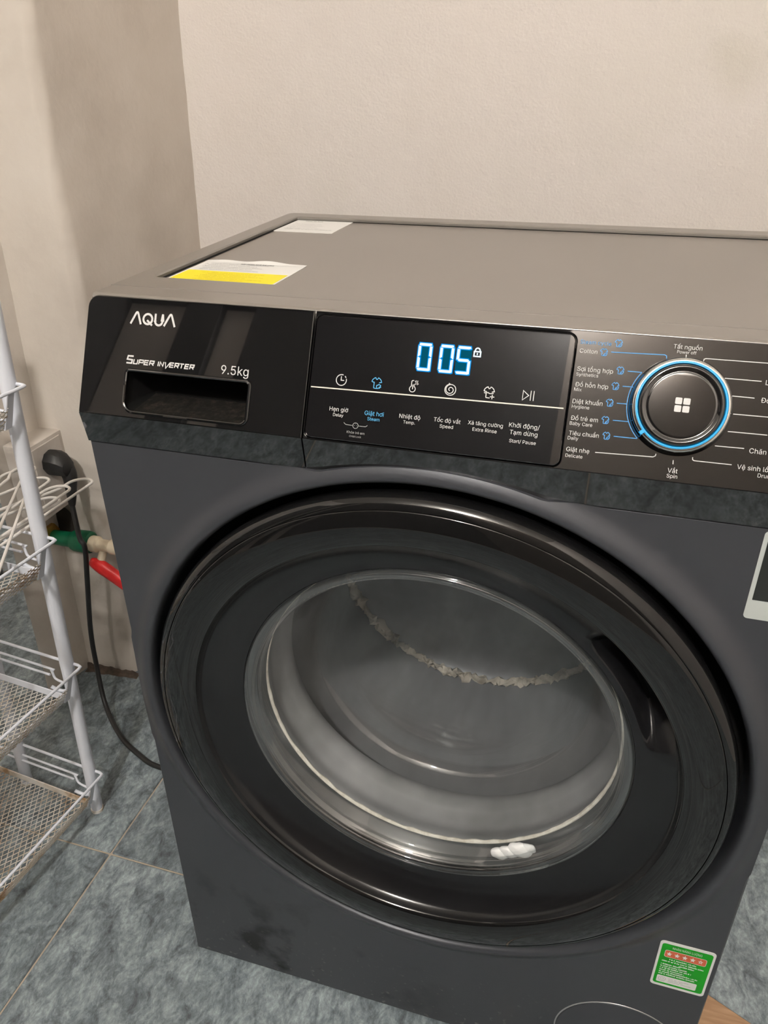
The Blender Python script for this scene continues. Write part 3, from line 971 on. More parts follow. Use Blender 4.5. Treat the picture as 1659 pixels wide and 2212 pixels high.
for t, x, s, w, c in (('Hẹn giờ', 226.4, 12.6, 14.8, 'print_white'), ('Delay', 226.4, 8.2, 8.2, 'print_white'),
                      ('Giặt hơi', 254.3, 12.2, 14.8, 'led_icon'), ('Steam', 254.2, 7.9, 9.4, 'led_icon'),
                      ('Nhiệt độ', 281.6, 12.7, 15.9, 'print_white'), ('Temp.', 281.6, 8.4, 8.9, 'print_white'),
                      ('Tốc độ vắt', 309.6, 12.8, 19.8, 'print_white'), ('Speed', 309.6, 8.4, 9.9, 'print_white'),
                      ('Xả tăng cường', 337.5, 13.2, 25.2, 'print_white'), ('Extra Rinse', 337.5, 8.7, 17.5, 'print_white'),
                      ('Khởi động/', 365.1, 14.8, 21.5, 'print_white'), ('Tạm dừng', 365.2, 9.7, 19.6, 'print_white'), ('Start/ Pause', 365.2, 3.5, 18.8, 'print_white'),
                      ('Khóa trẻ em', 241.6, -3.6, 14.0, 'print_grey'), ('Child Lock', 241.6, -6.6, 9.4, 'print_grey')):
    letters(t, x * mm, s * mm, w * mm, PF, c, disp, 'C', 0.0009, vcenter=True, bold=0.026)
strokes('child_lock_symbol', [[LP(231.5, 2.6), LP(233.2, 1.3), LP(238.2, 1.1)], [LP(243.6, 1.2), LP(248.8, 1.2), LP(250.2, 2.3)],
                              ('c', [LP(*p) for p in arc(240.9, 1.2, 2.1, 0, 360, 18)[:-1]]),
                              [LP(239.9, 1.2), LP(240.3, 1.2)], [LP(241.5, 1.2), LP(241.9, 1.2)], [LP(240.6, 2.6), LP(241.2, 2.6)]], 0.42 * mm, PF, 'print_grey', disp, 0.0009)

# ---- programme list round the knob
for t, x, s, w, c in (('Steam cycle', 395.6, 74.6, 20.7, 'print_blue'), ('Cotton', 395.9, 68.4, 11.8, 'print_white'),
                      ('Sợi tổng hợp', 395.9, 55.9, 24.0, 'print_white'), ('Synthetics', 395.7, 52.5, 14.8, 'print_white'),
                      ('Đồ hỗn hợp', 395.9, 45.2, 22.2, 'print_white'), ('Mix', 395.7, 42.0, 5.0, 'print_white'),
                      ('Diệt khuẩn', 395.7, 33.5, 20.2, 'print_white'), ('Hygiene', 395.7, 30.2, 11.8, 'print_white'),
                      ('Đồ trẻ em', 396.0, 22.0, 18.4, 'print_white'), ('Baby Care', 395.8, 18.5, 15.3, 'print_white'),
                      ('Tiêu chuẩn', 396.2, 11.5, 20.2, 'print_white'), ('Daily', 395.8, 8.3, 7.2, 'print_white'),
                      ('Giặt nhẹ', 395.9, 0.1, 15.7, 'print_white'), ('Delicate', 395.9, -3.9, 11.6, 'print_white'),
                      ('Đồ', 515.0, 45.6, 5.6, 'print_white'), ('Chăn l', 512.7, 12.2, 13.0, 'print_white'),
                      ('Vệ sinh lồng', 506.8, 1.0, 24.0, 'print_white'), ('Drum', 520.0, -3.0, 8.4, 'print_white'), ('L', 516.2, 57.2, 1.9, 'print_white')):
    letters(t, x * mm, s * mm, w * mm, PF, c, panel, 'L', 0.0004, bold=0.026)
for t, x, s, w in (('Tất nguồn', 465.5, 78.2, 18.2), ('Power off', 465.2, 74.6, 12.2), ('Vắt', 467.3, -4.4, 6.4), ('Spin', 467.4, -8.2, 6.8)):
    letters(t, x * mm, s * mm, w * mm, PF, 'print_white', panel, 'C', 0.0004, vcenter=True, bold=0.026)
drop = [(0.4, -3.6), (0.4, -2.0), (1.4, -1.0), (2.6, -0.6), (3.6, -0.4), (3.6, -1.8), (3.0, -3.0), (1.8, -3.7), (0.4, -3.6), (2.2, -1.8)]
for x, s in ((420.9, 76.6), (412.0, 69.8), (424.4, 58.4), (422.6, 47.6), (420.4, 36.0), (419.2, 24.0), (421.3, 13.4)):
    shirt(x, s, 0.62, [[(-1.9, -3.6), (0.4, -3.7)], drop], 'steam_programme_symbol', 'print_blue', 0.48, panel, 0.0004)
KX, KS = 465.8, 38.0
for L in ([(416.8, 70.4), (451.6, 71.4), (452.8, 70.8), (453.1, 69.0)], [(429.3, 58.5), (438.6, 58.5)], [(427.4, 48.1), (434.4, 48.2)], [(425.2, 36.3), (431.6, 36.4)],
          [(424.2, 24.5), (434.2, 24.6)], [(426.2, 13.7), (441.6, 13.8)], arc(KX, KS, 34.0, 143, 225, 30)):
    strokes('programme_line', [[LP(*p) for p in L]], 0.55 * mm, PF, 'print_blue', panel, 0.0004)
for L in ([(415.5, 1.4), (453.6, 2.7), (455.0, 3.6), (455.2, 5.0)], [(465.1, 72.6), (465.3, 70.2)], [(476.4, 68.6), (476.6, 70.6), (477.8, 71.1), (540.0, 71.4)],
          [(490.6, 59.3), (513.6, 59.3)], [(497.0, 48.2), (510.9, 48.1)], [(499.4, 36.5), (522.0, 36.7)], [(497.8, 24.8), (522.0, 25.0)], [(491.3, 14.5), (509.3, 14.8)],
          [(478.6, 5.4), (478.8, 3.8), (479.8, 3.2), (503.3, 3.3)], [(466.7, 2.0), (466.9, -0.7)]):
    strokes('programme_line', [[LP(*p) for p in L]], 0.55 * mm, PF, 'print_white', panel, 0.0004)


def plathe(bm, prof, n=96, cx=KX * mm, cs=KS * mm, closed=False):
    rows = []
    for i in range(n):
        a = 2 * PI * i / n
        rows.append([bm.verts.new(PF(cx + r * mm * math.cos(a), cs + r * mm * math.sin(a), h * mm)) for r, h in prof])
    for i in range(n):
        A = rows[i]; B = rows[(i + 1) % n]
        for j in range(len(prof) - 1): bm.faces.new((A[j], B[j], B[j + 1], A[j + 1]))
    bmesh.ops.remove_doubles(bm, verts=bm.verts, dist=1e-6)
    bmesh.ops.recalc_face_normals(bm, faces=bm.faces)
    return bm


bm = NB(); plathe(bm, [(33.2, 0.0), (33.0, 1.2), (31.9, 3.0), (31.2, 6.5), (31.0, 9.0), (30.0, 9.0)])
knob = obj('programme_knob', bm, 'gloss_black', WM)
bm = NB(); plathe(bm, [(31.05, 8.4), (31.15, 9.4), (30.6, 10.6), (29.6, 11.2), (28.9, 11.2), (28.9, 9.0)])
obj('chrome_ring', bm, 'chrome', knob)
bm = NB(); plathe(bm, [(28.9, 10.4), (28.9, 11.4), (28.5, 11.7), (27.6, 11.7), (27.3, 11.2), (27.3, 9.0)])
obj('blue_ring', bm, 'knob_blue', knob)
bm = NB(); plathe(bm, [(27.3, 9.0), (27.2, 11.0), (26.6, 12.6), (25.2, 13.6), (24.2, 13.4), (22.6, 12.6), (22.0, 12.4), (21.5, 12.7), (20.5, 12.8), (0.0, 12.8)])
obj('knob_face', bm, 'gloss_black', knob, angle=80)
bm = NB()
pa = math.radians(222)
for (r0, r1, w_) in ((27.8, 31.6, 2.6),):
    c0 = Vector((math.cos(pa), math.sin(pa))); t_ = Vector((-c0.y, c0.x))
    L = [c0 * r0 - t_ * w_ / 2, c0 * r1 - t_ * w_ / 2, c0 * r1 + t_ * w_ / 2, c0 * r0 + t_ * w_ / 2]
    plate(bm, [LP(KX + p.x, KS + p.y) for p in L], [], PF, 0.008, 0.0118, 0.0003)
bmesh.ops.recalc_face_normals(bm, faces=bm.faces)
obj('knob_pointer', bm, 'knob_blue', knob, smooth=False)
for dx in (-2.55, 2.55):
    for ds in (-2.55, 2.55):
        bm = NB(); fillpoly(bm, rrect((KX + 0.4 + dx - 2.15) * mm, (KX + 0.4 + dx + 2.15) * mm, (KS + ds - 2.15) * mm, (KS + ds + 2.15) * mm, 0.0007, 4), PF, 0.01295)
        obj('knob_square', bm, 'print_white', knob, smooth=False)

# ---- door
A0, A1 = math.radians(11), math.radians(50)


def sstep(t): t = max(0.0, min(1.0, t)); return t * t * (3 - 2 * t)


def pocket(a, r, y):
    """finger hollow under the raised lip on the right-hand side"""
    a = (a + PI) % (2 * PI) - PI
    if A0 < a < A1 and 0.190 < r < 0.2262:
        f = sstep((a - A0) / math.radians(13)) * sstep((A1 - a) / math.radians(9))
        g = sstep((r - 0.1945) / 0.010) * sstep((0.2262 - r) / 0.0022)
        y = y + 0.030 * f * g
    return r, y


prof = [(0.262, 0.030), (0.2665, 0.012), (0.2690, 0.002), (0.2695, -0.003), (0.2688, -0.0075), (0.2670, -0.0105), (0.2645, -0.0128), (0.2615, -0.0143), (0.2600, -0.0147)]
bm = NB(); lathe(bm, prof, CX, CZ, 220)
door = obj('door', bm, 'door_black', WM, angle=60)
prof = [(0.2596, -0.0125), (0.2594, -0.0147), (0.2585, -0.0152), (0.2550, -0.0162), (0.2500, -0.0172), (0.2450, -0.0178), (0.2400, -0.0179), (0.2350, -0.0174), (0.2310, -0.0163),
        (0.2285, -0.0152), (0.2270, -0.0141), (0.2262, -0.0126)]
bm = NB(); lathe(bm, prof, CX, CZ, 240)
obj('door_ring', bm, 'door_black', door, angle=70)
prof = [(0.2262, -0.0126), (0.2256, -0.0105), (0.2250, -0.0085), (0.2240, -0.0060), (0.2225, -0.0042), (0.2200, -0.0020), (0.2170, 0.0004),
        (0.2140, 0.0024), (0.2110, 0.0042), (0.2080, 0.0058), (0.2050, 0.0072), (0.2020, 0.0086), (0.1990, 0.0100), (0.1960, 0.0113), (0.1930, 0.0124), (0.1905, 0.0130),
        (0.1890, 0.0130), (0.1880, 0.0140), (0.1878, 0.0200), (0.1900, 0.0300)]
bm = NB(); lathe(bm, prof, CX, CZ, 360, disp=pocket)
obj('door_funnel', bm, 'satin_black', door, angle=70)
bm = NB()
gp = [(0.1876, 0.0150), (0.1868, 0.0128), (0.1850, 0.0125), (0.1832, 0.0140), (0.1790, 0.0190), (0.1725, 0.0290), (0.1665, 0.0450), (0.1620, 0.0650), (0.1580, 0.0900), (0.1550, 0.1080),
      (0.1515, 0.1160), (0.1450, 0.1200), (0.1200, 0.1235), (0.0800, 0.1262), (0.0400, 0.1275), (0.0, 0.1280)]
go = [(0.0, 0.1320), (0.0400, 0.1315), (0.0800, 0.1302), (0.1200, 0.1275), (0.1465, 0.1240), (0.1545, 0.1190), (0.1590, 0.1090), (0.1620, 0.0910), (0.1660, 0.0660), (0.1702, 0.0460), (0.1760, 0.0310), (0.1820, 0.0215), (0.1876, 0.0205)]
lathe(bm, gp + go, CX, CZ, 160)
obj('glass_bowl', bm, 'bowl_glass', door, angle=80)

bm = NB()
lathe(bm, [(0.1874, 0.0150), (0.1872, 0.0120), (0.1862, 0.0102), (0.1846, 0.0098), (0.1834, 0.0106), (0.1826, 0.0118), (0.1812, 0.0112), (0.1796, 0.0120), (0.1786, 0.0138), (0.1784, 0.0160), (0.1772, 0.0176),
           (0.1752, 0.0196), (0.1742, 0.0222), (0.1745, 0.0244)], CX, CZ, 180)
obj('glass_rim', bm, 'rim_glass', door, angle=80)

# gasket, lint and drum seen through the glass
def wob(a, r, y):
    k = noise.noise(Vector((math.cos(a) * 9, math.sin(a) * 9, y * 30)))
    return r + 0.0015 * k, y + 0.0012 * k


bm = NB()
lathe(bm, [(0.196, 0.040), (0.192, 0.024), (0.1895, 0.0225), (0.1880, 0.0260), (0.1850, 0.0330), (0.1815, 0.0390), (0.1785, 0.0435), (0.1775, 0.0470)], CX, CZ, 140)
gk = obj('door_gasket', bm, 'rubber_grey', WM, angle=80)
bm = NB()
lathe(bm, [(0.1775, 0.0470), (0.1772, 0.0490), (0.1790, 0.0560), (0.1840, 0.0640), (0.1850, 0.0740), (0.1780, 0.0860), (0.1740, 0.0960), (0.1760, 0.1080), (0.1880, 0.1180), (0.2060, 0.1200)], CX, CZ, 140)
obj('gasket_throat', bm, 'rubber_lit', gk, angle=80)
bm = NB(); n = 220; pts = []; rads = []
for i in range(n):
    a = 2 * PI * i / n
    k = noise.noise(Vector((math.cos(a) * 14, math.sin(a) * 14, 3))); k2 = noise.noise(Vector((math.cos(a) * 3, math.sin(a) * 3, 8)))
    pts.append((CX + (0.1772 + 0.0006 * k) * math.cos(a), 0.0455 + 0.0012 * k, CZ + (0.1772 + 0.0006 * k) * math.sin(a)))
    rads.append(max(0.0003, (0.0021 + 0.0009 * k) * (0.15 + 0.85 * sstep((-math.sin(a) + 0.6 + 0.4 * k2) / 1.0))))
tube(bm, pts, rads, 8, closed=True)
obj('lint_ring', bm, 'lint', WM)
bm = NB()
lathe(bm, [(0.206, 0.119), (0.206, 0.330), (0.203, 0.338), (0.190, 0.346), (0.150, 0.352), (0.080, 0.356), (0.0, 0.357)], CX, CZ, 140)
bmesh.ops.reverse_faces(bm, faces=bm.faces)
obj('drum', bm, 'drum_steel', WM, angle=60)
bm = NB(); pts = []; rads = []
n = 260
for i in range(n):
    a = 2 * PI * i / n
    k = noise.noise(Vector((math.cos(a) * 11, math.sin(a) * 11, 5))); k3 = noise.noise(Vector((math.cos(a) * 34, math.sin(a) * 34, 1)))
    pts.append((CX + (0.200 + 0.001 * k) * math.cos(a), 0.333 + 0.003 * k, CZ + (0.200 + 0.001 * k) * math.sin(a)))
    rads.append(max(0.001, 0.0050 + 0.0034 * k + 0.0026 * k3))
tube(bm, pts, rads, 10, closed=True)
for v in bm.verts:
    c = v.co.copy()
    v.co += Vector((noise.noise(c * 170), 1.6 * noise.noise(c * 150 + Vector((7, 0, 0))), noise.noise(c * 190 + Vector((0, 9, 0))))) * 0.0065
obj('lint_ring', bm, 'lint_dull', WM)

def chip(bm, outline, fr, h):
    """thin sticker: face and edges"""
    top = [bm.verts.new(fr(p[0], p[1], h)) for p in outline]; low = [bm.verts.new(fr(p[0], p[1], 0.0)) for p in outline]
    bm.faces.new(top)
    for k in range(len(top)): bm.faces.new((top[k], low[k], low[(k + 1) % len(top)], top[(k + 1) % len(top)]))
    bmesh.ops.recalc_face_normals(bm, faces=bm.faces)
    return bm


# ---- stickers on the front
def label(name, x0, x1, z0, z1, r, mat, parent, h, fr=FF):
    bm = NB(); fillpoly(bm, rrect(x0 * mm, x1 * mm, z0 * mm, z1 * mm, r * mm, 5), fr, h)
    return obj(name, bm, mat, parent, smooth=False)


def dashes(name, x, s, length, hh, fr, mat, parent, h, seed=0):
    """a line of print too small to read: short uneven marks"""
    rnd = random.Random(seed); bm = NB(); p = 0.0
    while p < length:
        w_ = rnd.uniform(0.5, 1.3); w_ = min(w_, length - p)
        if w_ < 0.2: break
        a = hh * rnd.uniform(0.65, 1.0)
        fillpoly(bm, [((x + p) * mm, s * mm), ((x + p + w_) * mm, s * mm), ((x + p + w_) * mm, (s + a) * mm), ((x + p) * mm, (s + a) * mm)], fr, h)
        p += w_ + (rnd.uniform(0.8, 1.2) if rnd.random() < 0.16 else rnd.uniform(0.12, 0.28))
    return obj(name, bm, mat, parent, smooth=False)


bm = NB(); chip(bm, rrect(0.5392, 0.5902, 0.1985, 0.2710, 0.004, 6), FF, 0.0004)
E_ = obj('energy_label', bm, 'label_white', WM, smooth=False)
label('label_field', 541.4, 588.0, 202.2, 267.4, 2.8, 'label_green', E_, 0.0005)
letters('NHÃN NĂNG LƯỢNG', 564.8 * mm, 260.8 * mm, 27.0 * mm, FF, 'label_white', E_, 'C', 0.0006, bold=0.045, vcenter=False, stretch=1.7)
label('star_band', 545.3, 583.8, 247.0, 258.2, 2.2, 'label_white', E_, 0.0006)
label('star_band', 545.7, 583.4, 247.5, 257.7, 2.0, 'label_orange', E_, 0.00065)
for i in range(5):
    bm = NB(); sx = 549.6 + 7.2 * i; sz = 252.5; P = []
    k = 1.0 if i < 4 else 0.92
    for q_ in range(10):
        rr = (2.7 if q_ % 2 == 0 else 1.2) * k; a = PI / 2 + q_ * PI / 5
        P.append(((sx + rr * math.cos(a)) * mm, (sz + rr * 1.35 * math.sin(a)) * mm))
    fillpoly(bm, P, FF, 0.0007)
    obj('star', bm, 'label_white', E_, smooth=False)
    if i == 4:
        bm = NB(); fillpoly(bm, [((p[0] - sx * mm) * 0.42 + sx * mm, (p[1] - sz * mm) * 0.42 + sz * mm) for p in P], FF, 0.00075)
        obj('star_hollow', bm, 'label_orange', E_, smooth=False)
for i, (x, z, L) in enumerate(((551, 243.2, 26), (544.6, 239.6, 39), (561, 236.2, 15), (544.6, 234.4, 18), (544.6, 231.2, 25), (544.6, 228.0, 29), (544.6, 224.8, 23), (544.6, 221.6, 36), (544.6, 218.4, 34))):
    dashes('fine_print', x, z, L, 1.9, FF, 'label_white' if i < 3 else 'label_white', E_, 0.0006, 40 + i)
label('label_box', 544.2, 581.6, 205.2, 216.2, 1.4, 'label_white', E_, 0.0006)
strokes('label_emblem', [('c', [LP(*p) for p in arc(549.2, 211.2, 3.3, 0, 360, 20)[:-1]]), ('c', [LP(*p) for p in arc(549.2, 211.4, 1.5, 0, 360, 14)[:-1]]), [LP(546.4, 207.4), LP(552.0, 207.4)]], 0.45 * mm, FF, 'label_ink_soft', E_, 0.0007)
for i, (z, L) in enumerate(((212.6, 19), (210.4, 14), (208.2, 22))):
    dashes('fine_print', 555.2, z, L, 0.9, FF, 'label_ink_soft', E_, 0.0007, 60 + i)

bm = NB(); chip(bm, rrect(0.5338, 0.5915, 0.6588, 0.7318, 0.003, 6), FF, 0.0004)
S_ = obj('front_sticker', bm, 'label_silver', WM, smooth=False)
label('sticker_film', 536.8, 589.0, 675.2, 727.4, 0.4, 'label_film', S_, 0.0005)

# ---- stickers on top
def TL_(x, y, h=0.0): return TF(x, y, h)


bm = NB(); chip(bm, rrect(0.0262, 0.1300, 0.1072, 0.1905, 0.002, 4), TF, 0.0004)
Y_ = obj('warning_sticker', bm, 'label_white', WM, smooth=False)
label('yellow_field', 28.4, 128.2, 108.2, 150.5, 0.8, 'label_yellow', Y_, 0.0005, TF)
for i in range(7):
    dashes('fine_print', 46 + (i % 3) * 3, 113.0 + i * 5.0, 62 - (i % 2) * 12, 1.6, TF, 'label_ink_yellow', Y_, 0.0006, 80 + i)
for i in range(5):
    dashes('fine_print', 36, 155.0 + i * 6.0, 60 - (i % 2) * 9, 1.8, TF, 'label_ink_soft', Y_, 0.0006, 90 + i)
dashes('fine_print', 66, 182, 34, 2.6, TF, 'label_ink', Y_, 0.0006, 99)
bm = NB()
for (x, y) in ((31, 113), (33, 168), (31.5, 176)):
    ribbon(bm, [LP(x, y), LP(x + 3, y), LP(x + 1.5, y + 3)], 0.5 * mm, TF, 0.0006, True)
obj('warning_symbol', bm, 'label_ink_soft', Y_, smooth=False)
# its far edge has lifted a little
bm = NB(); A = []; B = []
for i in range(41):
    x = 0.0262 + 0.1038 * i / 40
    hgt = 0.0022 * max(0.0, math.sin(PI * i / 40)) * (0.6 + 0.4 * math.sin(i * 0.31))
    A.append(bm.verts.new(TF(x, 0.1855, 0.00055))); B.append(bm.verts.new(TF(x, 0.1925, 0.0006 + hgt)))
for i in range(40): bm.faces.new((A[i], A[i + 1], B[i + 1], B[i]))
obj('curled_edge', bm, 'label_white', Y_)
bm = NB(); chip(bm, rrect(0.0226, 0.0945, 0.3560, 0.4318, 0.001, 3), TF, 0.0004)
K_ = obj('serial_sticker', bm, 'label_white', WM, smooth=False)
for i in range(4):
    dashes('fine_print', 30, 378 + i * 9.0, 40 - 6 * (i % 2), 1.5, TF, 'label_ink_soft', K_, 0.0005, 120 + i)
dashes('fine_print', 30, 372, 58, 1.3, TF, 'label_ink', K_, 0.0005, 130)
dashes('fine_print', 36, 424, 22, 3.0, TF, 'label_ink', K_, 0.0005, 131)

# white clump of foam caught between glass and gasket
bm = NB()
for (x, y, z, r) in ((0.3950, 0.0320, 0.3080, 0.0118), (0.3840, 0.0312, 0.3020, 0.0095), (0.3750, 0.0305, 0.2970, 0.0090), (0.4030, 0.0325, 0.3130, 0.0072)):
    g_ = bmesh.ops.create_icosphere(bm, subdivisions=3, radius=r, matrix=Matrix.Translation((x, y, z)) @ Matrix.Diagonal((1.1, 0.45, 0.8, 1)))
    for v in g_['verts']:
        v.co += v.normal * 0.0012 * noise.noise(v.co * 260)
tag(obj('foam_clump', bm, 'foam_white', origin=(0.389, 0.031, 0.291)), 'small white clump of foam behind the door glass', 'foam')

# ------------------------------------------------------------------ white storage rack
TH = math.radians(5.5)
RO = Vector((-0.262, 0.157, 0.0))
RK = thing('storage_rack', 'white metal storage rack with mesh baskets beside the washing machine', 'rack', (RO.x, RO.y, 0.0))


def RF(u, v, z):
    """rack frame: u to the right, v to the back, leaning slightly to the right with height"""
    lean = 0.058 * z
    return Vector((RO.x + u * math.cos(TH) + v * math.sin(TH) + lean, RO.y - u * math.sin(TH) + v * math.cos(TH), z))


RW, RL = 0.142, 0.36
for (u, v) in ((0, 0), (-RW, 0.0), (0, -RL), (-RW, -RL)):
    bm = NB()
    tube(bm, [RF(u, v, 0.0), RF(u, v, 0.012), RF(u, v, 0.28), RF(u, v, 0.30), RF(u, v, 0.58), RF(u, v, 0.85)], [0.0082, 0.0088, 0.0088, 0.0092, 0.0092, 0.0092], 18)
    leg = obj('leg', bm, 'white_enamel', RK)
    bm = NB(); tube(bm, [RF(u, v, 0.0), RF(u, v, 0.006)], 0.0094, 18)
    obj('foot', bm, 'rusty_enamel', leg)

# one diamond mesh for all basket bottoms, joined wires (single wires are only a pixel or two wide)
BU0, BU1, BV0, BV1 = -RW - 0.050, 0.010, -RL - 0.02, -0.024


def clip(p, d, u0, u1, v0, v1):
    t0, t1 = -1e9, 1e9
    for a, b, lo, hi in ((p[0], d[0], u0, u1), (p[1], d[1], v0, v1)):
        if abs(b) < 1e-9:
            if a < lo or a > hi: return None
            continue
        q0, q1 = (lo - a) / b, (hi - a) / b
        if q0 > q1: q0, q1 = q1, q0
        t0 = max(t0, q0); t1 = min(t1, q1)
    return (t0, t1) if t1 - t0 > 1e-4 else None


def diamond(bm, u0, u1, v0, v1, fr, pitch=0.0074, ang=33, w=0.0010, th=0.0007):
    for sg in (1, -1):
        d = (math.sin(math.radians(ang)) * sg, math.cos(math.radians(ang)))
        nrm = (d[1], -d[0])
        ext = abs(u1 - u0) + abs(v1 - v0)
        k = -int(ext / pitch)
        while k * pitch < ext:
            p = ((u0 + u1) / 2 + nrm[0] * k * pitch, (v0 + v1) / 2 + nrm[1] * k * pitch)
            c = clip(p, d, u0, u1, v0, v1)
            if c:
                a = (p[0] + d[0] * c[0], p[1] + d[1] * c[0]); b = (p[0] + d[0] * c[1], p[1] + d[1] * c[1])
                q = []
                for h in (0, th):
                    for pt in (a, b):
                        for s_ in (-1, 1):
                            q.append(bm.verts.new(fr(pt[0] + nrm[0] * w / 2 * s_, pt[1] + nrm[1] * w / 2 * s_, h)))
                for f in ((0, 1, 3, 2), (4, 6, 7, 5), (0, 4, 5, 1), (2, 3, 7, 6), (0, 2, 6, 4), (1, 5, 7, 3)):
                    bm.faces.new([q[i] for i in f])
            k += 1


for zi, zr in enumerate((0.086, 0.299, 0.505, 0.707)):
    fz = zr - 0.043
    bm = NB()
    # flat rim strips round the basket bottom
    for a, b in (((BU0, BV1), (BU1, BV1)), ((BU1, BV1), (BU1, BV0)), ((BU1, BV0), (BU0, BV0)), ((BU0, BV0), (BU0, BV1))):
        du, dv = b[0] - a[0], b[1] - a[1]; ln = math.hypot(du, dv); nu, nv = dv / ln, -du / ln
        q = [RF(a[0] + nu * 0.0008 , a[1] + nv * 0.0008, fz + z_) for z_ in (0.0005, 0.0115)] + [RF(b[0] + nu * 0.0008, b[1] + nv * 0.0008, fz + z_) for z_ in (0.0115, 0.0005)]
        r_ = [RF(a[0] - nu * 0.0008, a[1] - nv * 0.0008, fz + z_) for z_ in (0.0005, 0.0115)] + [RF(b[0] - nu * 0.0008, b[1] - nv * 0.0008, fz + z_) for z_ in (0.0115, 0.0005)]
        V0 = [bm.verts.new(p) for p in q]; V1 = [bm.verts.new(p) for p in r_]
        bm.faces.new(V0); bm.faces.new(V1[::-1])
        for k in range(4): bm.faces.new((V0[k], V1[k], V1[(k + 1) % 4], V0[(k + 1) % 4]))
    bk = obj('basket', bm, 'white_enamel' if zi else 'rusty_enamel', RK)
    bm = NB(); diamond(bm, BU0, BU1, BV0, BV1, lambda u, v, h: RF(u, v, fz + h))
    tag(obj('mesh_floor', bm, 'rusty_enamel', bk, smooth=False), kind='stuff')
    # sloping side of mesh on the right, and at the back a short lip
    bm = NB()
    diamond(bm, BV0, BV1, 0.0, 1.0 * 0.026, lambda v, t, h: RF(BU1 + 0.35 * t + h, v, fz + t), pitch=0.0050, ang=62)
    tag(obj('mesh_side', bm, 'rusty_enamel', bk, smooth=False), kind='stuff')
    # top rail: back run, rounded corner, side run
    c = 0.022
    path = [RF(BU0 - 0.02, 0.004, zr), RF(c - 0.006, 0.004, zr), RF(c - 0.001, 0.0025, zr), RF(c, -0.003, zr), RF(c, BV0 - 0.02, zr), RF(c - 0.004, BV0 - 0.024, zr), RF(BU0 - 0.02, BV0 - 0.024, zr)]
    bm = NB(); tube(bm, path, 0.0021, 10)
    obj('top_rail', bm, 'white_enamel', bk)
    # lower guard wire with a crank at its end
    path = smooth_path([RF(BU0 - 0.02, -0.002, zr - 0.016), RF(-0.040, -0.002, zr - 0.016), RF(-0.030, -0.002, zr - 0.019), RF(-0.026, -0.003, zr - 0.028), RF(-0.020, -0.004, zr - 0.0315), RF(0.002, -0.006, zr - 0.032)], 5)
    bm = NB(); tube(bm, path, 0.0017, 8)
    obj('guard_wire', bm, 'white_enamel', bk)
    path = [RF(BU0 - 0.02, -0.004, zr - 0.026), RF(-0.032, -0.004, zr - 0.026)]
    bm = NB(); tube(bm, path, 0.0017, 8)
    obj('guard_wire', bm, 'white_enamel', bk)
    # corner plate carrying the rail
    bm = NB()
    A = [RF(c - 0.001, -0.012, zr), RF(c - 0.001, -0.020, zr), RF(BU1 + 0.003, -0.028, fz), RF(BU1 + 0.003, -0.018, fz)]
    f0 = [bm.verts.new(p) for p in A]; f1 = [bm.verts.new(p + Vector((-0.0015, 0, 0))) for p in A]
    bm.faces.new(f0); bm.faces.new(f1[::-1])
    for i in range(4): bm.faces.new((f0[i], f1[i], f1[(i + 1) % 4], f0[(i + 1) % 4]))
    bmesh.ops.recalc_face_normals(bm, faces=bm.faces)
    obj('corner_plate', bm, 'white_enamel', bk, smooth=False)
    # hook that hangs the basket on the leg
    bm = NB(); tube(bm, smooth_path([RF(-0.020, -0.016, zr - 0.034), RF(-0.013, -0.013, zr - 0.040), RF(-0.004, -0.011, zr - 0.041), RF(0.004, -0.011, zr - 0.036)], 5), 0.0026, 8)
    obj('hook', bm, 'white_enamel', bk)

# wire hangers lying in the second basket from the top
def hanger(tip, ang, zt, tilt, label, length=0.385, hgt=0.100, side=-1):
    """tip = rounded corner; the bar runs from it along ang (degrees), the shoulder slopes up to the neck"""
    d = Vector((math.cos(math.radians(ang)), math.sin(math.radians(ang)), 0)); n_ = Vector((-d.y, d.x, 0)) * side
    T = Vector((tip[0], tip[1], zt))
    def P(a, b): return T + d * a + n_ * b + Vector((0, 0, tilt * a))
    t = thing('wire_hanger', label, 'hanger', P(length / 2, hgt / 2), 'white wire hangers on the rack')
    neck = (length / 2, hgt)
    path = [P(0.020, 0.0), P(0.006, 0.001), P(0.0, 0.010), P(0.003, 0.022), P(0.014, 0.030), P(0.030, 0.031), P(0.048, 0.036), P(neck[0] - 0.02, neck[1] - 0.010), P(*neck),
            P(neck[0] + 0.02, neck[1] - 0.010), P(length - 0.048, 0.036), P(length - 0.030, 0.031), P(length - 0.014, 0.030), P(length - 0.003, 0.022), P(length, 0.010), P(length - 0.006, 0.001), P(length - 0.020, 0.0)]
    path += [P(length * k / 8, 0) for k in range(7, 0, -1)]
    bm = NB(); tube(bm, smooth_path(path, 4, closed=True), 0.0019, 8, closed=True)
    obj('frame', bm, 'hanger_wire', t)
    hk = [P(neck[0], neck[1] - 0.002), P(neck[0], neck[1] + 0.022)]
    for k in range(1, 9):
        a = PI * 1.25 * k / 8
        hk.append(P(neck[0] + 0.018 * (1 - math.cos(a)), neck[1] + 0.022 + 0.018 * math.sin(a)))
    bm = NB(); tube(bm, smooth_path(hk, 3), 0.0019, 8)
    obj('hook', bm, 'hanger_wire', t)
    return t


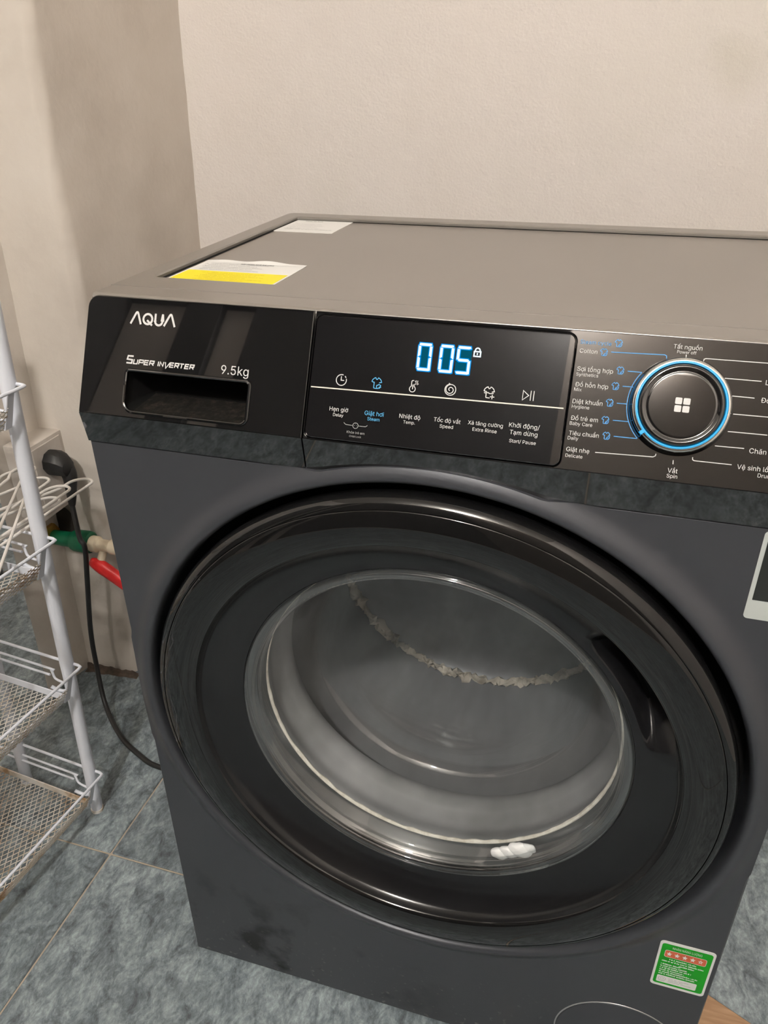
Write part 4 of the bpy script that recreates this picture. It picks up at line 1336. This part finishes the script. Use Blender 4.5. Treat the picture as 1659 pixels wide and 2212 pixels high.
hanger((-0.2485, 0.297), 267.5, 0.5135, 0.0, 'white wire hanger sticking out furthest towards the washing machine')
hanger((-0.2600, 0.264), 268, 0.5175, 0.0, 'white wire hanger whose tip is second furthest towards the washing machine')
hanger((-0.2620, 0.243), 266, 0.5100, 0.0, 'lowest white wire hanger under the other ones in the basket')
hanger((-0.2980, 0.272), 272, 0.5215, 0.0, 'white wire hanger crossing behind the rack leg at middle height')
hanger((-0.3450, 0.277), 298, 0.5255, 0.0, 'white wire hanger lying in the pile with its tip nearest the socket box')
hanger((-0.3350, 0.288), 300, 0.5295, 0.0, 'topmost white wire hanger of the pile at the left edge')

# small dark jar in the basket below them
JX = Vector((-0.282, 0.116, 0.4630))
BT = thing('jar', 'small dark jar with a red lid in the rack basket at the left edge', 'jar', JX)
bm = NB()
bmesh.ops.create_cone(bm, cap_ends=True, segments=24, radius1=0.0135, radius2=0.0125, depth=0.026, matrix=Matrix.Translation(JX + Vector((0, 0, 0.013))))
obj('jar_body', bm, 'bottle_black', BT)
bm = NB()
bmesh.ops.create_cone(bm, cap_ends=True, segments=24, radius1=0.0128, radius2=0.0122, depth=0.013, matrix=Matrix.Translation(JX + Vector((0, 0, 0.0325))))
obj('lid', bm, 'bottle_red', BT)

# ------------------------------------------------------------------ socket box, plug, cable
SB = thing('socket_box', 'cream surface mounted socket box in the wall corner', 'socket box', (-0.440, 0.41, 0.378))
bm = NB(); box(bm, -0.4690, -0.4227, 0.371, 0.4525, 0.378, 0.506, 0.0018, 2)
obj('housing', bm, 'socket_plastic', SB)
bm = NB(); box(bm, -0.4229, -0.4212, 0.377, 0.444, 0.386, 0.500, 0.0008, 1)
obj('face_plate', bm, 'socket_plastic', SB)
PL = thing('power_cable', 'black power cable drooping from its plug in the socket box', 'cable', (-0.405, 0.412, 0.0))
bm = NB()
body = []
for (x, k, r) in ((-0.4210, 0, 0.0200), (-0.4170, 0, 0.0215), (-0.4060, 0, 0.0215), (-0.3960, 0.002, 0.0195), (-0.3880, 0.006, 0.0150), (-0.3850, 0.008, 0.006)):
    body.append([bm.verts.new((x, 0.410 + r * 0.95 * math.cos(a), 0.467 - k + r * math.sin(a))) for a in [2 * PI * i / 10 + 0.2 for i in range(10)]])
for A, B in zip(body, body[1:]):
    for i in range(10): bm.faces.new((A[i], A[(i + 1) % 10], B[(i + 1) % 10], B[i]))
bm.faces.new(body[0][::-1]); bm.faces.new(body[-1])
bmesh.ops.recalc_face_normals(bm, faces=bm.faces)
obj('plug', bm, 'black_plastic', PL, angle=30)
bm = NB()
tube(bm, smooth_path([(-0.400, 0.416, 0.460), (-0.393, 0.414, 0.446), (-0.391, 0.410, 0.432), (-0.391, 0.406, 0.412), (-0.3905, 0.4015, 0.396)], 4), [0.0135 - 0.0085 * (i / 16) ** 1.3 for i in range(17)], 14)
obj('strain_relief', bm, 'black_plastic', PL)
cord = smooth_path([(-0.3905, 0.4015, 0.396), (-0.3790, 0.388, 0.345), (-0.3715, 0.386, 0.327), (-0.3790, 0.382, 0.262), (-0.3930, 0.378, 0.160), (-0.3880, 0.366, 0.094), (-0.3640, 0.338, 0.028),
                    (-0.3130, 0.299, 0.006), (-0.2590, 0.271, 0.0045), (-0.2150, 0.257, 0.0045), (-0.150, 0.262, 0.0045), (-0.090, 0.320, 0.0045), (-0.050, 0.42, 0.0045), (-0.03, 0.53, 0.0045)], 8)
bm = NB(); tube(bm, cord, 0.0043, 12)
obj('cable', bm, 'cable_rubber', PL)

# ------------------------------------------------------------------ water tap in the corner
TP = thing('water_tap', 'green pipe fitting with cream valve and red lever behind the rack', 'tap', (-0.41, 0.42, 0.30))
def xlathe(bm, prof, y, z, n=24, tilt=0.0):
    rows = []
    for x, r in prof:
        rows.append([bm.verts.new((x, y + r * math.cos(2 * PI * i / n), z + tilt * (x + 0.44) + r * math.sin(2 * PI * i / n))) for i in range(n)])
    for A, B in zip(rows, rows[1:]):
        for i in range(n): bm.faces.new((A[i], A[(i + 1) % n], B[(i + 1) % n], B[i]))
    bm.faces.new(rows[0][::-1]); bm.faces.new(rows[-1])
    bmesh.ops.recalc_face_normals(bm, faces=bm.faces)
    return bm


TYY, TZZ = 0.418, 0.3155
bm = NB(); xlathe(bm, [(-0.4655, 0.0125), (-0.4200, 0.0135), (-0.4180, 0.0170), (-0.4130, 0.0190), (-0.3900, 0.0195), (-0.3840, 0.0185), (-0.3820, 0.0160)], TYY, TZZ, tilt=0.02)
obj('pipe', bm, 'pipe_green', TP)
bm = NB(); xlathe(bm, [(-0.4660, 0.0), (-0.4655, 0.0180), (-0.4590, 0.0180), (-0.4585, 0.0128)], TYY, TZZ + 0.006, 6)
obj('nut', bm, 'brass', TP, angle=20)
bm = NB(); xlathe(bm, [(-0.3830, 0.0130), (-0.3800, 0.0142), (-0.3690, 0.0142), (-0.3660, 0.0105), (-0.3450, 0.0105), (-0.3430, 0.0130), (-0.3280, 0.0130), (-0.3260, 0.0100), (-0.2950, 0.0095)], TYY - 0.002, TZZ + 0.001)
obj('valve_body', bm, 'valve_cream', TP)
bm = NB(); tube(bm, [(-0.360, 0.414, 0.306), (-0.360, 0.402, 0.292)], 0.007, 14)
obj('valve_stem', bm, 'valve_cream', TP)
bm = NB()
path = smooth_path([(-0.3770, 0.400, 0.2910), (-0.3640, 0.399, 0.2870), (-0.3480, 0.398, 0.2790), (-0.3250, 0.397, 0.2650), (-0.3050, 0.396, 0.2520)], 5)
tube(bm, path, [0.0078 + 0.0062 * math.sin(min(1.0, i / 9) * PI / 2) * (1 - 0.30 * i / len(path)) for i in range(len(path))], 14)
bmesh.ops.scale(bm, vec=(1, 0.75, 1), verts=bm.verts, space=Matrix.Translation((0, -0.399, 0)))
obj('lever', bm, 'valve_red', TP)
# ragged hole in the plaster round the pipe
bm = NB(); rim = []
for i in range(28):
    a = 2 * PI * i / 28; k = 1 + 0.55 * noise.noise(Vector((math.cos(a) * 2.6, math.sin(a) * 2.6, 4)))
    rim.append(bm.verts.new((-0.452 + 0.021 * k * math.cos(a), 0.4425, 0.331 + 0.032 * k * math.sin(a))))
c_ = bm.verts.new((-0.452, 0.446, 0.331))
for i in range(28): bm.faces.new((rim[i], rim[(i + 1) % 28], c_))
bmesh.ops.recalc_face_normals(bm, faces=bm.faces)
tag(obj('trim_1', bm, 'dark_hole'), 'ragged dark hole in the plaster round the green pipe', kind='structure')

# dark dirt packed into the joint of wall and floor
bm = NB(); A = []; B = []; C_ = []
for i in range(25):
    t = i / 24; x = -0.478 + 0.108 * t; y = 0.446 + 0.008 * t
    k = 0.5 + 0.5 * noise.noise(Vector((x * 90, 2, 1))); k2 = 0.5 + 0.5 * noise.noise(Vector((x * 60, 5, 1)))
    A.append(bm.verts.new((x, y - 0.0042, 0.004 + 0.012 * k * (1.6 - t)))); B.append(bm.verts.new((x, y - 0.007, 0.0015))); C_.append(bm.verts.new((x, y - 0.010 - 0.010 * k2, 0.0004)))
for i in range(24):
    bm.faces.new((A[i], B[i], B[i + 1], A[i + 1])); bm.faces.new((B[i], C_[i], C_[i + 1], B[i + 1]))
bmesh.ops.recalc_face_normals(bm, faces=bm.faces)
tag(obj('trim_3', bm, 'dirt'), 'dark dirt in the joint between wall and floor', kind='structure')

# ------------------------------------------------------------------ wooden offcut on the right
WB = thing('wooden_board', 'small light brown wooden board on the floor right of the washing machine', 'board', (0.652, 0.08, 0.0))
bm = NB(); box(bm, -0.030, 0.030, -0.11, 0.045, 0.0, 0.014, 0.0008, 1)
bmesh.ops.transform(bm, matrix=Matrix.Translation((0.640, 0.070, 0)) @ Matrix.Rotation(math.radians(-24), 4, 'Z'), verts=bm.verts)
obj('board', bm, 'wood', WB, smooth=False)
